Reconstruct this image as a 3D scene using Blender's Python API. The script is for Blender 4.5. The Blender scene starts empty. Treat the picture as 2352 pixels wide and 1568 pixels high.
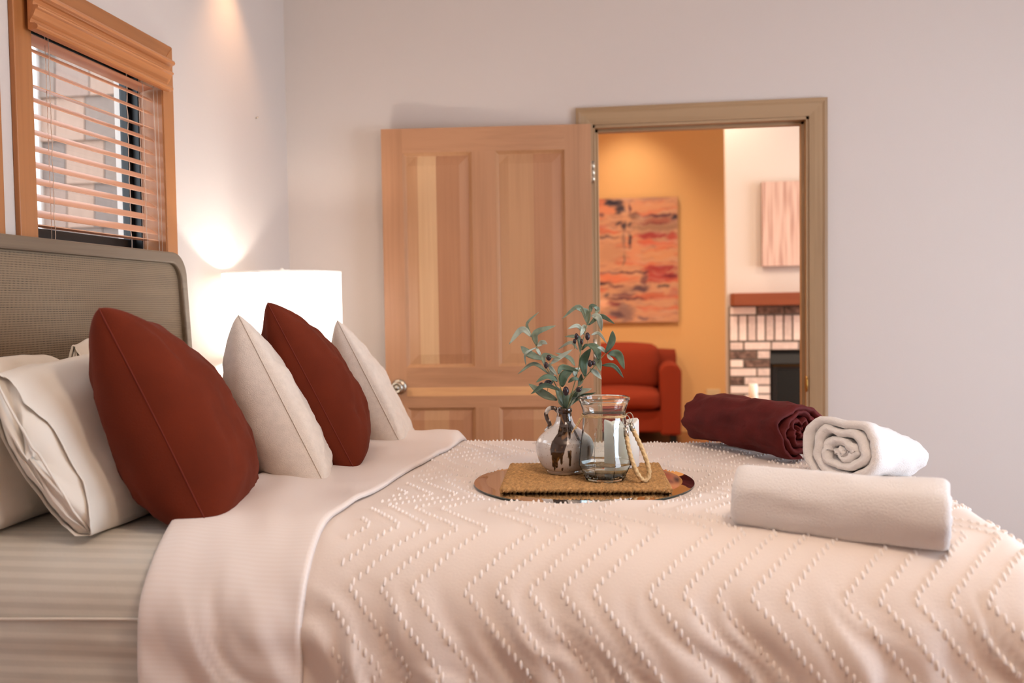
import bpy, bmesh, math, random
from mathutils import Vector, Matrix, noise
random.seed(7)
scene = bpy.context.scene
COL = scene.collection
PI = math.pi

# ------------------------------------------------------------------ camera
cam_d = bpy.data.cameras.new('camera')
cam = bpy.data.objects.new('camera', cam_d)
COL.objects.link(cam)
r_ = Vector((0.9911, 0.1321, -0.0153)); f_ = Vector((-0.13204, 0.99043, -0.04006))
u_ = r_.cross(f_).normalized(); r_ = f_.cross(u_).normalized(); f_.normalize()
M = Matrix((r_, u_, -f_)).transposed().to_4x4()
M.translation = (0, 0, 1.265)
cam.matrix_world = M
cam_d.sensor_width = 36.0
cam_d.lens = 2091.0 / 2352.0 * 36.0
cam_d.clip_start = 0.02
cam_d.dof.use_dof = True
cam_d.dof.focus_distance = 2.45
cam_d.dof.aperture_fstop = 2.4
scene.camera = cam

# ------------------------------------------------------------------ world / exposure
w = bpy.data.worlds.new('overcast_sky'); scene.world = w; w.use_nodes = True
bg = w.node_tree.nodes['Background']
bg.inputs[0].default_value = (0.80, 0.90, 1.0, 1); bg.inputs[1].default_value = 5.0
scene.view_settings.view_transform = 'Standard'
scene.view_settings.look = 'None'
scene.view_settings.exposure = 0.14
scene.view_settings.gamma = 1.0
scene.view_settings.use_curve_mapping = False
scene.cycles.max_bounces = 7; scene.cycles.transmission_bounces = 7; scene.cycles.caustics_refractive = False; scene.cycles.caustics_reflective = False

def area(name, loc, target, sx, sy, power, color, spread=180):
    d = bpy.data.lights.new(name, 'AREA'); d.shape = 'RECTANGLE'; d.size = sx; d.size_y = sy
    d.energy = power; d.color = color; d.spread = math.radians(spread)
    o = bpy.data.objects.new(name, d); COL.objects.link(o); o.location = loc
    o.rotation_euler = (Vector(target) - Vector(loc)).to_track_quat('-Z', 'Y').to_euler()
    return o
def spot(name, loc, target, power, color, angle=70, blend=.6, rad=.05):
    d = bpy.data.lights.new(name, 'SPOT'); d.energy = power; d.color = color
    d.spot_size = math.radians(angle); d.spot_blend = blend; d.shadow_soft_size = rad
    o = bpy.data.objects.new(name, d); COL.objects.link(o); o.location = loc
    o.rotation_euler = (Vector(target) - Vector(loc)).to_track_quat('-Z', 'Y').to_euler()
    return o
WARM = (1.0, 0.72, 0.50); COOL = (0.64, 0.79, 1.0)
# daylight entering by the glass door in the right wall of the bedroom
area('daylight_right', (3.32, 1.7, 1.12), (0, 2.2, 1.0), 2.0, 1.9, 86, COOL)
# daylight entering the living room from its big windows on the right
area('daylight_living', (4.22, 6.6, 1.65), (0, 6.6, 1.3), 2.5, 2.2, 130, (1.0, .93, .86))
# recessed lamp near the headboard wall (the globe lamp of the bedroom is built further down)
spot('ceiling_glow', (-1.40, 3.40, 2.72), (-1.50, 3.40, 0), 16, (1.0, .55, .28), 84, .9, .03)
# living room ceiling lamps
spot('picture_glow', (0.0, 8.35, 3.25), (-.02, 8.97, 1.75), 46, (1.0, .84, .68), 84, 1.0, .06)
for (x, y) in ((-1.0, 6.8), (0.4, 7.0), (2.2, 5.8), (0.4, 5.2)):
    spot('living_glow', (x, y, 3.3), (x, y, 0), 125, (1.0, .78, .58), 140, .8, .08)

# ------------------------------------------------------------------ helpers
def WM(o):
    if o.parent: return WM(o.parent) @ o.matrix_parent_inverse @ o.matrix_basis
    return o.matrix_basis.copy()
def par(o, p):
    o.parent = p; o.matrix_parent_inverse = WM(p).inverted()
def obj(name, bm, mat=None, parent=None, smooth=False, sub=0, bevel=0, mats=None):
    if isinstance(bm, bpy.types.Mesh): me = bm
    else:
        bmesh.ops.recalc_face_normals(bm, faces=bm.faces)
        me = bpy.data.meshes.new(name); bm.to_mesh(me); bm.free()
    if mats:
        for m in mats: me.materials.append(m)
    elif mat and not me.materials: me.materials.append(mat)
    if smooth:
        for p in me.polygons: p.use_smooth = True
    o = bpy.data.objects.new(name, me); COL.objects.link(o)
    if parent: par(o, parent)
    if bevel:
        b = o.modifiers.new('bevel', 'BEVEL'); b.width = bevel; b.segments = 2; b.limit_method = 'ANGLE'
    if sub:
        s = o.modifiers.new('sub', 'SUBSURF'); s.levels = sub; s.render_levels = sub
    return o
def tag(o, label, cat, group=None):
    o['label'] = label; o['category'] = cat
    if group: o['group'] = group
    return o
def thing(name, label, cat, loc, group=None):
    o = bpy.data.objects.new(name, None); COL.objects.link(o); o.location = loc
    o.empty_display_size = .05
    return tag(o, label, cat, group)
def struct(o, label=None):
    o['kind'] = 'structure'
    if label: o['label'] = label
    return o
def box(bm, x0, x1, y0, y1, z0, z1):
    v = [bm.verts.new(p) for p in ((x0,y0,z0),(x1,y0,z0),(x1,y1,z0),(x0,y1,z0),(x0,y0,z1),(x1,y0,z1),(x1,y1,z1),(x0,y1,z1))]
    for f in ((0,3,2,1),(4,5,6,7),(0,1,5,4),(1,2,6,5),(2,3,7,6),(3,0,4,7)): bm.faces.new([v[i] for i in f])
    return v
def bx(*a):
    bm = bmesh.new(); box(bm, *a); return bm
def prism(poly, axis, a, b, bm=None):
    """extrude a 2-D polygon along axis; poly coordinates are the two other axes in order"""
    bm = bm or bmesh.new()
    def P(p, t):
        if axis == 'x': return (t, p[0], p[1])
        if axis == 'y': return (p[0], t, p[1])
        return (p[0], p[1], t)
    A = [bm.verts.new(P(p, a)) for p in poly]; B = [bm.verts.new(P(p, b)) for p in poly]
    n = len(poly)
    bm.faces.new(A); bm.faces.new(B[::-1])
    for i in range(n): bm.faces.new((A[i], B[i], B[(i+1)%n], A[(i+1)%n]))
    return bm
def gridm(fn, nu, nv, cu=False, cv=False, bm=None, uvfn=None):
    """surface grid fn(i/nu, j/nv)"""
    bm = bm or bmesh.new()
    U = nu if cu else nu+1; V = nv if cv else nv+1
    vs = [[bm.verts.new(fn(i/nu, j/nv)) for j in range(V)] for i in range(U)]
    lay = bm.loops.layers.uv.verify() if uvfn else None
    for i in range(nu):
        for j in range(nv):
            ids = ((i,j),(i+1,j),(i+1,j+1),(i,j+1))
            f = bm.faces.new([vs[a%U if cu else a][b%V if cv else b] for a,b in ids])
            f.smooth = True
            if lay:
                for lp,(a,b) in zip(f.loops, ids): lp[lay].uv = uvfn(a/nu, b/nv)
    return bm
def lathe(prof, seg=48, c=(0,0,0), bm=None, rot=0, fn=None):
    bm = bm or bmesh.new()
    n = len(prof)
    rings = []
    for r, z in prof:
        if r < 1e-5: rings.append([bm.verts.new((c[0], c[1], c[2]+z))])
        else:
            rings.append([bm.verts.new((c[0]+r*(fn(a,z) if fn else 1)*math.cos(a+rot), c[1]+r*(fn(a,z) if fn else 1)*math.sin(a+rot), c[2]+z)) for a in (2*PI*k/seg for k in range(seg))])
    for i in range(n-1):
        A, B = rings[i], rings[i+1]
        for k in range(seg):
            q = (k+1) % seg
            vs = []
            for v in (A[k % len(A)], A[q % len(A)], B[q % len(B)], B[k % len(B)]):
                if v not in vs: vs.append(v)
            if len(vs) > 2: bm.faces.new(vs).smooth = True
    return bm
def tube(pts, rad, seg=8, bm=None, twist=None, caps=True):
    """round tube along points; rad a number or list; twist=(lobes, turns_per_m, depth)"""
    bm = bm or bmesh.new()
    pts = [Vector(p) for p in pts]; n = len(pts)
    T = [(pts[min(i+1,n-1)] - pts[max(i-1,0)]).normalized() for i in range(n)]
    N = T[0].orthogonal().normalized(); rings = []; L = 0
    for i in range(n):
        if i: L += (pts[i]-pts[i-1]).length
        N = (N - T[i]*N.dot(T[i])).normalized(); B = T[i].cross(N)
        r = rad[i] if isinstance(rad, (list, tuple)) else rad
        ring = []
        for k in range(seg):
            a = 2*PI*k/seg; rr = r
            if twist: rr = r*(1 - twist[2]*(0.5-0.5*math.cos(twist[0]*(a + 2*PI*twist[1]*L))))
            ring.append(bm.verts.new(pts[i] + (N*math.cos(a) + B*math.sin(a))*rr))
        rings.append(ring)
    for i in range(n-1):
        for k in range(seg):
            bm.faces.new((rings[i][k], rings[i][(k+1)%seg], rings[i+1][(k+1)%seg], rings[i+1][k])).smooth = True
    if caps: bm.faces.new(rings[0][::-1]); bm.faces.new(rings[-1])
    return bm
def bez(pts, n=24):
    """Catmull-Rom through pts"""
    P = [Vector(p) for p in pts]; P = [2*P[0]-P[1]] + P + [2*P[-1]-P[-2]]; out = []
    m = len(P)-3
    for s in range(n+1):
        t = s/n*m; i = min(int(t), m-1); t -= i
        a,b,c,d = P[i:i+4]
        out.append(.5*((2*b) + (c-a)*t + (2*a-5*b+4*c-d)*t*t + (3*b-a-3*c+d)*t**3))
    return out
def nz(x, y, z=0.0): return noise.noise(Vector((x, y, z)))
def sm(a, b, x):
    t = max(0, min(1, (x-a)/(b-a))); return t*t*(3-2*t)

# ------------------------------------------------------------------ materials
def lin(c): return tuple((v/255/12.92 if v/255 <= .04045 else ((v/255+.055)/1.055)**2.4) for v in c) + (1,)
def mat(name, col, rough=.6, metal=0, bump=0, bscale=200, var=0, vscale=6, sheen=0, spec=.4, trans=0, ior=1.45, stretch=(1,1,1), detail=4):
    m = bpy.data.materials.new(name); m.use_nodes = True
    nt = m.node_tree; b = nt.nodes['Principled BSDF']
    c = lin(col) if max(col) > 1 else tuple(col)+(1,)
    b.inputs['Base Color'].default_value = c; b.inputs['Roughness'].default_value = rough
    b.inputs['Metallic'].default_value = metal; b.inputs['Specular IOR Level'].default_value = spec
    if trans: b.inputs['Transmission Weight'].default_value = trans; b.inputs['IOR'].default_value = ior
    if sheen:
        b.inputs['Sheen Weight'].default_value = sheen; b.inputs['Sheen Roughness'].default_value = .45
        b.inputs['Sheen Tint'].default_value = c if sum(c[:3]) > .0 else (1,1,1,1)
    if bump or var:
        tc = nt.nodes.new('ShaderNodeTexCoord'); mp = nt.nodes.new('ShaderNodeMapping'); mp.inputs['Scale'].default_value = stretch
        nt.links.new(tc.outputs['Object'], mp.inputs[0])
    if bump:
        n = nt.nodes.new('ShaderNodeTexNoise'); n.inputs['Scale'].default_value = bscale; n.inputs['Detail'].default_value = detail
        nt.links.new(mp.outputs[0], n.inputs['Vector'])
        bp = nt.nodes.new('ShaderNodeBump'); bp.inputs['Strength'].default_value = bump; bp.inputs['Distance'].default_value = .004
        nt.links.new(n.outputs[0], bp.inputs['Height']); nt.links.new(bp.outputs[0], b.inputs['Normal'])
    if var:
        n = nt.nodes.new('ShaderNodeTexNoise'); n.inputs['Scale'].default_value = vscale; n.inputs['Detail'].default_value = 5
        nt.links.new(mp.outputs[0], n.inputs['Vector'])
        r = nt.nodes.new('ShaderNodeMapRange'); r.inputs[1].default_value = .3; r.inputs[2].default_value = .7
        r.inputs[3].default_value = 1-var; r.inputs[4].default_value = 1+var
        nt.links.new(n.outputs[0], r.inputs[0])
        mx = nt.nodes.new('ShaderNodeMix'); mx.data_type = 'RGBA'; mx.blend_type = 'MULTIPLY'; mx.inputs[0].default_value = 1
        mx.inputs[6].default_value = c; nt.links.new(r.outputs[0], mx.inputs[7]); nt.links.new(mx.outputs[2], b.inputs['Base Color'])
    return m
def wood(name, c1, c2, axis='z', rough=.45, scale=1.0, contrast=.5):
    m = bpy.data.materials.new(name); m.use_nodes = True; nt = m.node_tree; b = nt.nodes['Principled BSDF']
    tc = nt.nodes.new('ShaderNodeTexCoord'); mp = nt.nodes.new('ShaderNodeMapping')
    s = [60*scale]*3; s['xyz'.index(axis)] = 1.6*scale; mp.inputs['Scale'].default_value = s
    nt.links.new(tc.outputs['Object'], mp.inputs[0])
    n = nt.nodes.new('ShaderNodeTexNoise'); n.inputs['Scale'].default_value = 1; n.inputs['Detail'].default_value = 6; n.inputs['Distortion'].default_value = .4
    nt.links.new(mp.outputs[0], n.inputs['Vector'])
    n2 = nt.nodes.new('ShaderNodeTexNoise'); n2.inputs['Scale'].default_value = 4; n2.inputs['Detail'].default_value = 2
    mp2 = nt.nodes.new('ShaderNodeMapping'); s2 = [1.5]*3; s2['xyz'.index(axis)] = .25; mp2.inputs['Scale'].default_value = s2
    nt.links.new(tc.outputs['Object'], mp2.inputs[0]); nt.links.new(mp2.outputs[0], n2.inputs['Vector'])
    ad = nt.nodes.new('ShaderNodeMath'); ad.operation = 'ADD'; nt.links.new(n.outputs[0], ad.inputs[0]); nt.links.new(n2.outputs[0], ad.inputs[1])
    r = nt.nodes.new('ShaderNodeValToRGB')
    r.color_ramp.elements[0].position = .5-contrast*.5+.25; r.color_ramp.elements[1].position = .75+contrast*.5
    r.color_ramp.elements[0].color = lin(c1); r.color_ramp.elements[1].color = lin(c2)
    hf = nt.nodes.new('ShaderNodeMath'); hf.operation = 'MULTIPLY'; hf.inputs[1].default_value = .9
    nt.links.new(ad.outputs[0], hf.inputs[0]); nt.links.new(hf.outputs[0], r.inputs[0]); nt.links.new(r.outputs[0], b.inputs['Base Color'])
    b.inputs['Roughness'].default_value = rough
    bp = nt.nodes.new('ShaderNodeBump'); bp.inputs['Strength'].default_value = .08; bp.inputs['Distance'].default_value = .002
    nt.links.new(n.outputs[0], bp.inputs['Height']); nt.links.new(bp.outputs[0], b.inputs['Normal'])
    return m
def vcol(name, rough=.7, bump=0, bscale=300, spec=.4, coat=0):
    m = bpy.data.materials.new(name); m.use_nodes = True; nt = m.node_tree; b = nt.nodes['Principled BSDF']
    a = nt.nodes.new('ShaderNodeVertexColor'); a.layer_name = 'Col'; nt.links.new(a.outputs[0], b.inputs['Base Color'])
    b.inputs['Roughness'].default_value = rough; b.inputs['Specular IOR Level'].default_value = spec; b.inputs['Coat Weight'].default_value = coat
    if bump:
        n = nt.nodes.new('ShaderNodeTexNoise'); n.inputs['Scale'].default_value = bscale
        bp = nt.nodes.new('ShaderNodeBump'); bp.inputs['Strength'].default_value = bump; bp.inputs['Distance'].default_value = .004
        nt.links.new(n.outputs[0], bp.inputs['Height']); nt.links.new(bp.outputs[0], b.inputs['Normal'])
    return m
def paint(me, fn):
    ca = me.color_attributes.new('Col', 'FLOAT_COLOR', 'POINT')
    for v in me.vertices: ca.data[v.index].color = lin(fn(v.co))
def stripe_mat(name, col, col2, freq, rough=.55, coord='v', bump=.05):
    """satin-stripe cotton: stripes across the uv direction"""
    m = bpy.data.materials.new(name); m.use_nodes = True; nt = m.node_tree; b = nt.nodes['Principled BSDF']
    uv = nt.nodes.new('ShaderNodeUVMap'); sp = nt.nodes.new('ShaderNodeSeparateXYZ'); nt.links.new(uv.outputs[0], sp.inputs[0])
    k = nt.nodes.new('ShaderNodeMath'); k.operation = 'MULTIPLY'; k.inputs[1].default_value = freq*2*PI
    nt.links.new(sp.outputs[0 if coord == 'u' else 1], k.inputs[0])
    s = nt.nodes.new('ShaderNodeMath'); s.operation = 'SINE'; nt.links.new(k.outputs[0], s.inputs[0])
    r = nt.nodes.new('ShaderNodeMapRange'); r.inputs[1].default_value = -.5; r.inputs[2].default_value = .5; nt.links.new(s.outputs[0], r.inputs[0])
    mx = nt.nodes.new('ShaderNodeMix'); mx.data_type = 'RGBA'; mx.inputs[6].default_value = lin(col); mx.inputs[7].default_value = lin(col2)
    nt.links.new(r.outputs[0], mx.inputs[0]); nt.links.new(mx.outputs[2], b.inputs['Base Color'])
    rr = nt.nodes.new('ShaderNodeMapRange'); rr.inputs[3].default_value = rough; rr.inputs[4].default_value = rough-.15
    nt.links.new(r.outputs[0], rr.inputs[0]); nt.links.new(rr.outputs[0], b.inputs['Roughness'])
    n = nt.nodes.new('ShaderNodeTexNoise'); n.inputs['Scale'].default_value = 9; n.inputs['Detail'].default_value = 6
    tc = nt.nodes.new('ShaderNodeTexCoord'); nt.links.new(tc.outputs['Object'], n.inputs['Vector'])
    bp = nt.nodes.new('ShaderNodeBump'); bp.inputs['Strength'].default_value = bump; bp.inputs['Distance'].default_value = .02
    nt.links.new(n.outputs[0], bp.inputs['Height']); nt.links.new(bp.outputs[0], b.inputs['Normal'])
    return m

M_wall = mat('wall_paint', (203,192,184), .85, bump=.12, bscale=160, spec=.2)
M_ceil = mat('ceiling_paint', (235,230,224), .9)
M_floor = wood('floor_wood', (120,72,38), (160,104,62), 'x', .4, .5)
M_orange = mat('orange_paint', (226,176,114), .8, bump=.08, bscale=160)
M_white2 = mat('living_white_paint', (208,200,194), .85)
M_door = wood('door_fir', (160,112,78), (180,130,94), 'z', .42, 1)
M_doorh = wood('door_fir_rail', (160,112,78), (180,130,94), 'x', .42, 1)
M_dpan = wood('door_panel_fir', (156,104,70), (172,120,84), 'z', .42, 1)
M_dpale = wood('door_panel_pale', (188,146,104), (202,160,118), 'z', .42, 1)
M_dmid = wood('door_panel_mid', (168,120,82), (184,136,96), 'z', .42, 1)
M_dred = wood('door_panel_red', (164,100,60), (182,118,74), 'z', .42, 1)
M_cas = wood('casing_fir', (138,108,76), (160,130,96), 'z', .45, 1)
M_cash = wood('casing_fir_head', (138,108,76), (160,130,96), 'x', .45, 1)
M_wcas = wood('window_casing_wood', (142,86,44), (168,108,60), 'z', .42, 1)
M_wcash = wood('window_casing_wood_head', (142,86,44), (168,108,60), 'y', .42, 1)
M_val = wood('valance_wood', (164,100,56), (188,124,76), 'y', .28, 1)
M_slat = wood('slat_wood', (196,138,102), (212,156,122), 'y', .4, 1)
M_black = mat('dark_bronze_metal', (22,22,22), .35, metal=.3)
M_cord = mat('blind_cord', (196,170,150), .8)
M_glass = bpy.data.materials.new('window_glass'); M_glass.use_nodes = True; _n = M_glass.node_tree; _n.nodes.remove(_n.nodes['Principled BSDF'])
_a = _n.nodes.new('ShaderNodeBsdfTransparent'); _g = _n.nodes.new('ShaderNodeBsdfGlossy'); _g.inputs['Roughness'].default_value = 0; _x = _n.nodes.new('ShaderNodeMixShader'); _x.inputs[0].default_value = .05
_n.links.new(_a.outputs[0], _x.inputs[1]); _n.links.new(_g.outputs[0], _x.inputs[2]); _n.links.new(_x.outputs[0], _n.nodes['Material Output'].inputs[0])
M_trim = mat('exterior_white_trim', (200,200,204), .6)
M_shing = [mat('cedar_shingle', c, .9, bump=.5, bscale=60, var=.12, vscale=30, stretch=(5,5,.25)) for c in ((126,106,96),(112,98,90),(138,114,100),(104,92,86))]
M_steel = mat('satin_nickel', (180,172,158), .28, metal=1)
M_brass = mat('brass', (170,130,70), .35, metal=1)
M_hbwood = wood('grey_washed_wood', (98,80,62), (120,102,82), 'y', .6, 1)
M_red = mat('rust_velvet', (98,35,14), .9, bump=.15, bscale=260, sheen=.22, var=.12, vscale=9, spec=.2)
M_cream = mat('cream_wool', (222,208,194), .9, bump=.35, bscale=420, var=.05, vscale=60, sheen=.2, spec=.2)
M_cotton = mat('white_cotton', (228,220,208), .8, bump=.05, bscale=300, spec=.25)
M_spread = mat('bedspread_cotton', (231,217,207), .85, bump=.12, bscale=220, spec=.2)
M_tuft = mat('bedspread_tufts', (236,225,217), .9, spec=.2)
M_sheet = stripe_mat('striped_top_sheet', (238,227,220), (236,224,216), 110, coord='v')
M_fitted = stripe_mat('striped_fitted_sheet', (214,208,196), (202,196,184), 42, coord='v', bump=.25)
M_towel = mat('white_terry', (226,220,216), .95, bump=.6, bscale=340, spec=.1, sheen=.3, detail=6)
M_burg = mat('burgundy_plush', (84,24,22), .75, bump=.2, bscale=90, sheen=.6, var=.25, vscale=14, spec=.2)
M_shade = bpy.data.materials.new('lamp_shade_linen'); M_shade.use_nodes = True
_nt = M_shade.node_tree; _nt.nodes.remove(_nt.nodes['Principled BSDF'])
_d = _nt.nodes.new('ShaderNodeBsdfDiffuse'); _t = _nt.nodes.new('ShaderNodeBsdfTranslucent'); _m = _nt.nodes.new('ShaderNodeMixShader')
_d.inputs[0].default_value = _t.inputs[0].default_value = (.93, .92, .90, 1); _m.inputs[0].default_value = .55
_nt.links.new(_d.outputs[0], _m.inputs[1]); _nt.links.new(_t.outputs[0], _m.inputs[2]); _nt.links.new(_m.outputs[0], _nt.nodes['Material Output'].inputs[0])
M_mirror = mat('mirror_silver', (235,235,235), .02, metal=1)
M_gedge = mat('mirror_edge_glass', (60,75,70), .1, spec=.6)
M_jute = mat('jute', (192,148,98), .95, bump=.7, bscale=300, var=.32, vscale=140, spec=.1)
M_rope = mat('rope_jute', (214,182,136), .95, bump=.4, bscale=300, var=.18, vscale=160, spec=.1)
M_jar = mat('clear_glass', (250,255,253), 0.01, trans=1, ior=1.45, spec=.5)
M_glaze = vcol('drip_glaze', .12, spec=.6, coat=.6)
M_wax = mat('candle_wax', (238,234,226), .6)
_b = M_wax.node_tree.nodes['Principled BSDF']; _b.inputs['Subsurface Weight'].default_value = .3; _b.inputs['Subsurface Radius'].default_value = (.02,.015,.01)
M_leaf = [mat('olive_leaf', c, .5, var=.28, vscale=40, bump=.1, bscale=120) for c in ((122,136,116),(90,110,90),(160,170,156),(68,90,70))]
M_olive = mat('olive_fruit', (44,30,34), .3, var=.3, vscale=60)
M_stem = mat('olive_stem', (120,122,84), .7, var=.3, vscale=80)
M_sofa = mat('rust_upholstery', (134,50,28), .9, bump=.15, bscale=300, sheen=.2, spec=.2)
M_mantel = wood('mantel_wood', (112,50,22), (134,66,32), 'x', .5, 1)
M_mortar = mat('grey_mortar', (108,102,96), .95, bump=.4, bscale=80)
M_brick = [mat('whitewashed_brick', c, .9, bump=.5, bscale=90, var=v, vscale=s) for c, v, s in (((226,208,200),.08,40),((214,196,188),.12,30),((184,162,150),.4,26),((234,218,210),.06,40),((120,96,86),.7,22))]
M_fire = mat('firebox_black', (10,10,11), .5)
M_fglass = mat('firebox_glass', (16,21,22), .15, spec=.3)
M_night = wood('nightstand_wood', (112,94,74), (140,120,98), 'x', .55, 1)
M_linenbase = mat('lamp_ceramic', (225,222,216), .25)
M_outlet = mat('ivory_plastic', (222,196,150), .5)
M_emit = bpy.data.materials.new('lamp_lens'); M_emit.use_nodes = True
_p = M_emit.node_tree.nodes['Principled BSDF']; _p.inputs['Emission Color'].default_value = (1,.75,.5,1); _p.inputs['Emission Strength'].default_value = 4

# ------------------------------------------------------------------ bedroom shell
XL, YB, XR, YF, ZC = -1.552, 4.0, 3.2, -1.3, 2.74
def wall_holes_x(name, x0, x1, y0, y1, z0, z1, holes, m):
    """wall slab between x0 and x1 with rectangular holes (ya,yb,za,zb), sorted along y"""
    bm = bmesh.new(); y = y0
    for ya, yb, za, zb in holes:
        box(bm, x0, x1, y, ya, z0, z1); box(bm, x0, x1, ya, yb, z0, za); box(bm, x0, x1, ya, yb, zb, z1); y = yb
    box(bm, x0, x1, y, y1, z0, z1)
    return struct(obj(name, bm, m))
struct(obj('floor', bx(-1.9, 4.2, YF-.2, 9.4, -.08, 0), M_floor))
struct(obj('ceiling', bx(XL-.2, XR+.2, YF-.2, YB+.12, ZC, ZC+.08), M_ceil))
WY0, WY1, WZ0, WZ1 = 2.205, 2.872, 1.40, 2.083
W2Y0, W2Y1 = 1.33, 2.010
wall_holes_x('wall_left', XL-.16, XL, YF-.2, YB+.12, 0, ZC, [(W2Y0, W2Y1, WZ0, WZ1), (WY0, WY1, WZ0, WZ1)], M_wall)
wall_holes_x('wall_right', XR, XR+.12, YF-.2, YB+.12, 0, ZC, [(.7, 2.7, .12, 2.1)], M_wall)
DX0, DX1, DZ = -.172, .745, 2.045
bm = bmesh.new(); box(bm, XL-.16, DX0, YB, YB+.12, 0, ZC); box(bm, DX0, DX1, YB, YB+.12, DZ, ZC); box(bm, DX1, XR+.12, YB, YB+.12, 0, ZC)
struct(obj('wall_back', bm, M_wall))
struct(obj('wall_front', bx(XL-.16, XR+.12, YF-.12, YF, 0, ZC), M_wall))
for nm, a in (('baseboard_left', (XL, XL+.014, YF, YB, 0, .09)), ('baseboard_back', (DX1+.08, XR, YB-.014, YB, 0, .09))):
    struct(obj(nm, bx(*a), M_cas))
# glass door in the right wall that lets the daylight in
d = obj('door_2', bx(XR+.03, XR+.07, .7, .76, .12, 2.1), M_cas); struct(d)
for a in ((XR+.03, XR+.07, 2.64, 2.7, .12, 2.1), (XR+.03, XR+.07, .76, 2.64, .12, .2), (XR+.03, XR+.07, .76, 2.64, 2.02, 2.1), (XR+.03, XR+.07, 1.66, 1.72, .2, 2.02)):
    obj('frame_rail', bx(*a), M_cas, d)
cg = thing('ceiling_lamp', 'frosted globe ceiling lamp in the middle of the bedroom', 'lamp', (.45, .95, 2.55))
M_globe = bpy.data.materials.new('lit_globe'); M_globe.use_nodes = True
_p = M_globe.node_tree.nodes['Principled BSDF']; _p.inputs['Emission Color'].default_value = (1.0, .78, .60, 1); _p.inputs['Emission Strength'].default_value = 88
obj('globe', lathe([(.0001+.11*math.sin(PI*k/16) if 0 < k < 16 else 0, -.11*math.cos(PI*k/16)) for k in range(17)], 24, (.45, .95, 2.42)), M_globe, cg)
obj('canopy', lathe([(0,-.09),(.012,-.09),(.012,.08),(.03,.09),(.07,.10),(.07,.12),(0,.12)], 24, (.45, .95, 2.62)), M_steel, cg)
# small nail in the left wall beside the window
nail = obj('wall_nail', tube([(XL-.005, 3.66, 2.058), (XL+.012, 3.66, 2.062)], .003, 8), M_steel)
tag(nail, 'tiny metal nail sticking out of the pale wall above the lamp', 'nail')

# ---- door casing (mitred boards with a stepped profile)
def casing_v(bm, xa, xb, y, zt, inner):   # vertical leg, xa outer, xb inner; mitred at the top
    s = 1 if xb > xa else -1
    wdt = abs(xb-xa)
    P = [(0,0),(0,.018),(.012,.020),(.022,.016),(wdt-.02,.012),(wdt-.01,.010),(wdt,.008),(wdt,0)]
    A = [bm.verts.new((xa+s*p[0], y-p[1], 0)) for p in P]; B = [bm.verts.new((xa+s*p[0], y-p[1], zt-p[0])) for p in P]
    for i in range(len(P)-1): bm.faces.new((A[i], A[i+1], B[i+1], B[i]))
    bm.faces.new(A); bm.faces.new(B)
CW = .073
trim = obj('trim_1', bmesh.new(), M_cas); struct(trim, 'light fir casing round the bedroom doorway')
for xa, xb in ((-.238, -.238+CW), (.815, .815-CW)):
    bm = bmesh.new(); casing_v(bm, xa, xb, YB, 2.112, 0); obj('casing_leg', bm, M_cas, trim)
bm = bmesh.new(); P = [(0,0),(0,.018),(.012,.020),(.022,.016),(CW-.02,.012),(CW-.01,.010),(CW,.008),(CW,0)]
A = [bm.verts.new((-.238+p[0], YB-p[1], 2.112-p[0])) for p in P]; B = [bm.verts.new((.815-p[0], YB-p[1], 2.112-p[0])) for p in P]
for i in range(len(P)-1): bm.faces.new((A[i], A[i+1], B[i+1], B[i]))
bm.faces.new(A); bm.faces.new(B)
obj('casing_head', bm, M_cash, trim)
# jamb boards and stops
for nm, a, m in (('jamb', (DX0, DX0+.015, YB-.002, YB+.13, 0, DZ), M_cas), ('jamb', (DX1-.015, DX1, YB-.002, YB+.13, 0, DZ), M_cas), ('jamb', (DX0, DX1, YB-.002, YB+.13, DZ-.018, DZ), M_cash),
                 ('stop', (DX0+.015, DX0+.027, YB+.045, YB+.085, 0, DZ-.018), M_cas), ('stop', (DX1-.027, DX1-.015, YB+.045, YB+.085, 0, DZ-.018), M_cas), ('stop', (DX0+.015, DX1-.015, YB+.045, YB+.085, DZ-.03, DZ-.018), M_cash)):
    obj(nm, bx(*a), m, trim)
bm = bx(DX1-.0175, DX1-.0148, YB+.002, YB+.032, .875, .945); bmesh.ops.bevel(bm, geom=bm.edges[:], offset=.001, segments=1, affect='EDGES')
obj('strike_plate', bm, M_brass, trim)
obj('strike_lip', tube([(DX1-.016, YB-.010, .880), (DX1-.016, YB-.017, .893), (DX1-.016, YB-.018, .91), (DX1-.016, YB-.017, .927), (DX1-.016, YB-.010, .94)], .004, 6), M_brass, trim)

# ---- four-panel door, opened back against the wall (local: x from free edge to hinge, y thickness, z height)
DH = Vector((-.170, 3.972, 0)); DF = Vector((-1.084, 3.90, 0))
ex = (DH-DF).normalized(); ey = Vector((-ex.y, ex.x, 0))
DM = Matrix((ex, ey, Vector((0,0,1)))).transposed().to_4x4(); DM.translation = DF
door = obj('door_1', bmesh.new(), M_door); struct(door, 'open four-panel fir door folded back against the wall')
def dpart(name, bm, m, parent=door, **k):
    bm.transform(DM); return obj(name, bm, m, parent, **k)
T0, T1 = 0, .038
dpart('stile', bx(0, .093, T0, T1, .01, 2.04), M_door); dpart('stile', bx(.80, .914, T0, T1, .01, 2.04), M_door)
dpart('stile', bx(.395, .499, T0+.0005, T1, .25, 1.934), M_door)
dpart('rail', bx(.093, .80, T0, T1, 1.934, 2.04), M_doorh); dpart('rail', bx(.093, .80, T0, T1, .908, .996), M_doorh)
o = dpart('rail', bx(.093, .80, T0, T1, .869, .908), wood('door_rail_pale', (196,140,92), (212,158,108), 'x', .42, 1))
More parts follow.
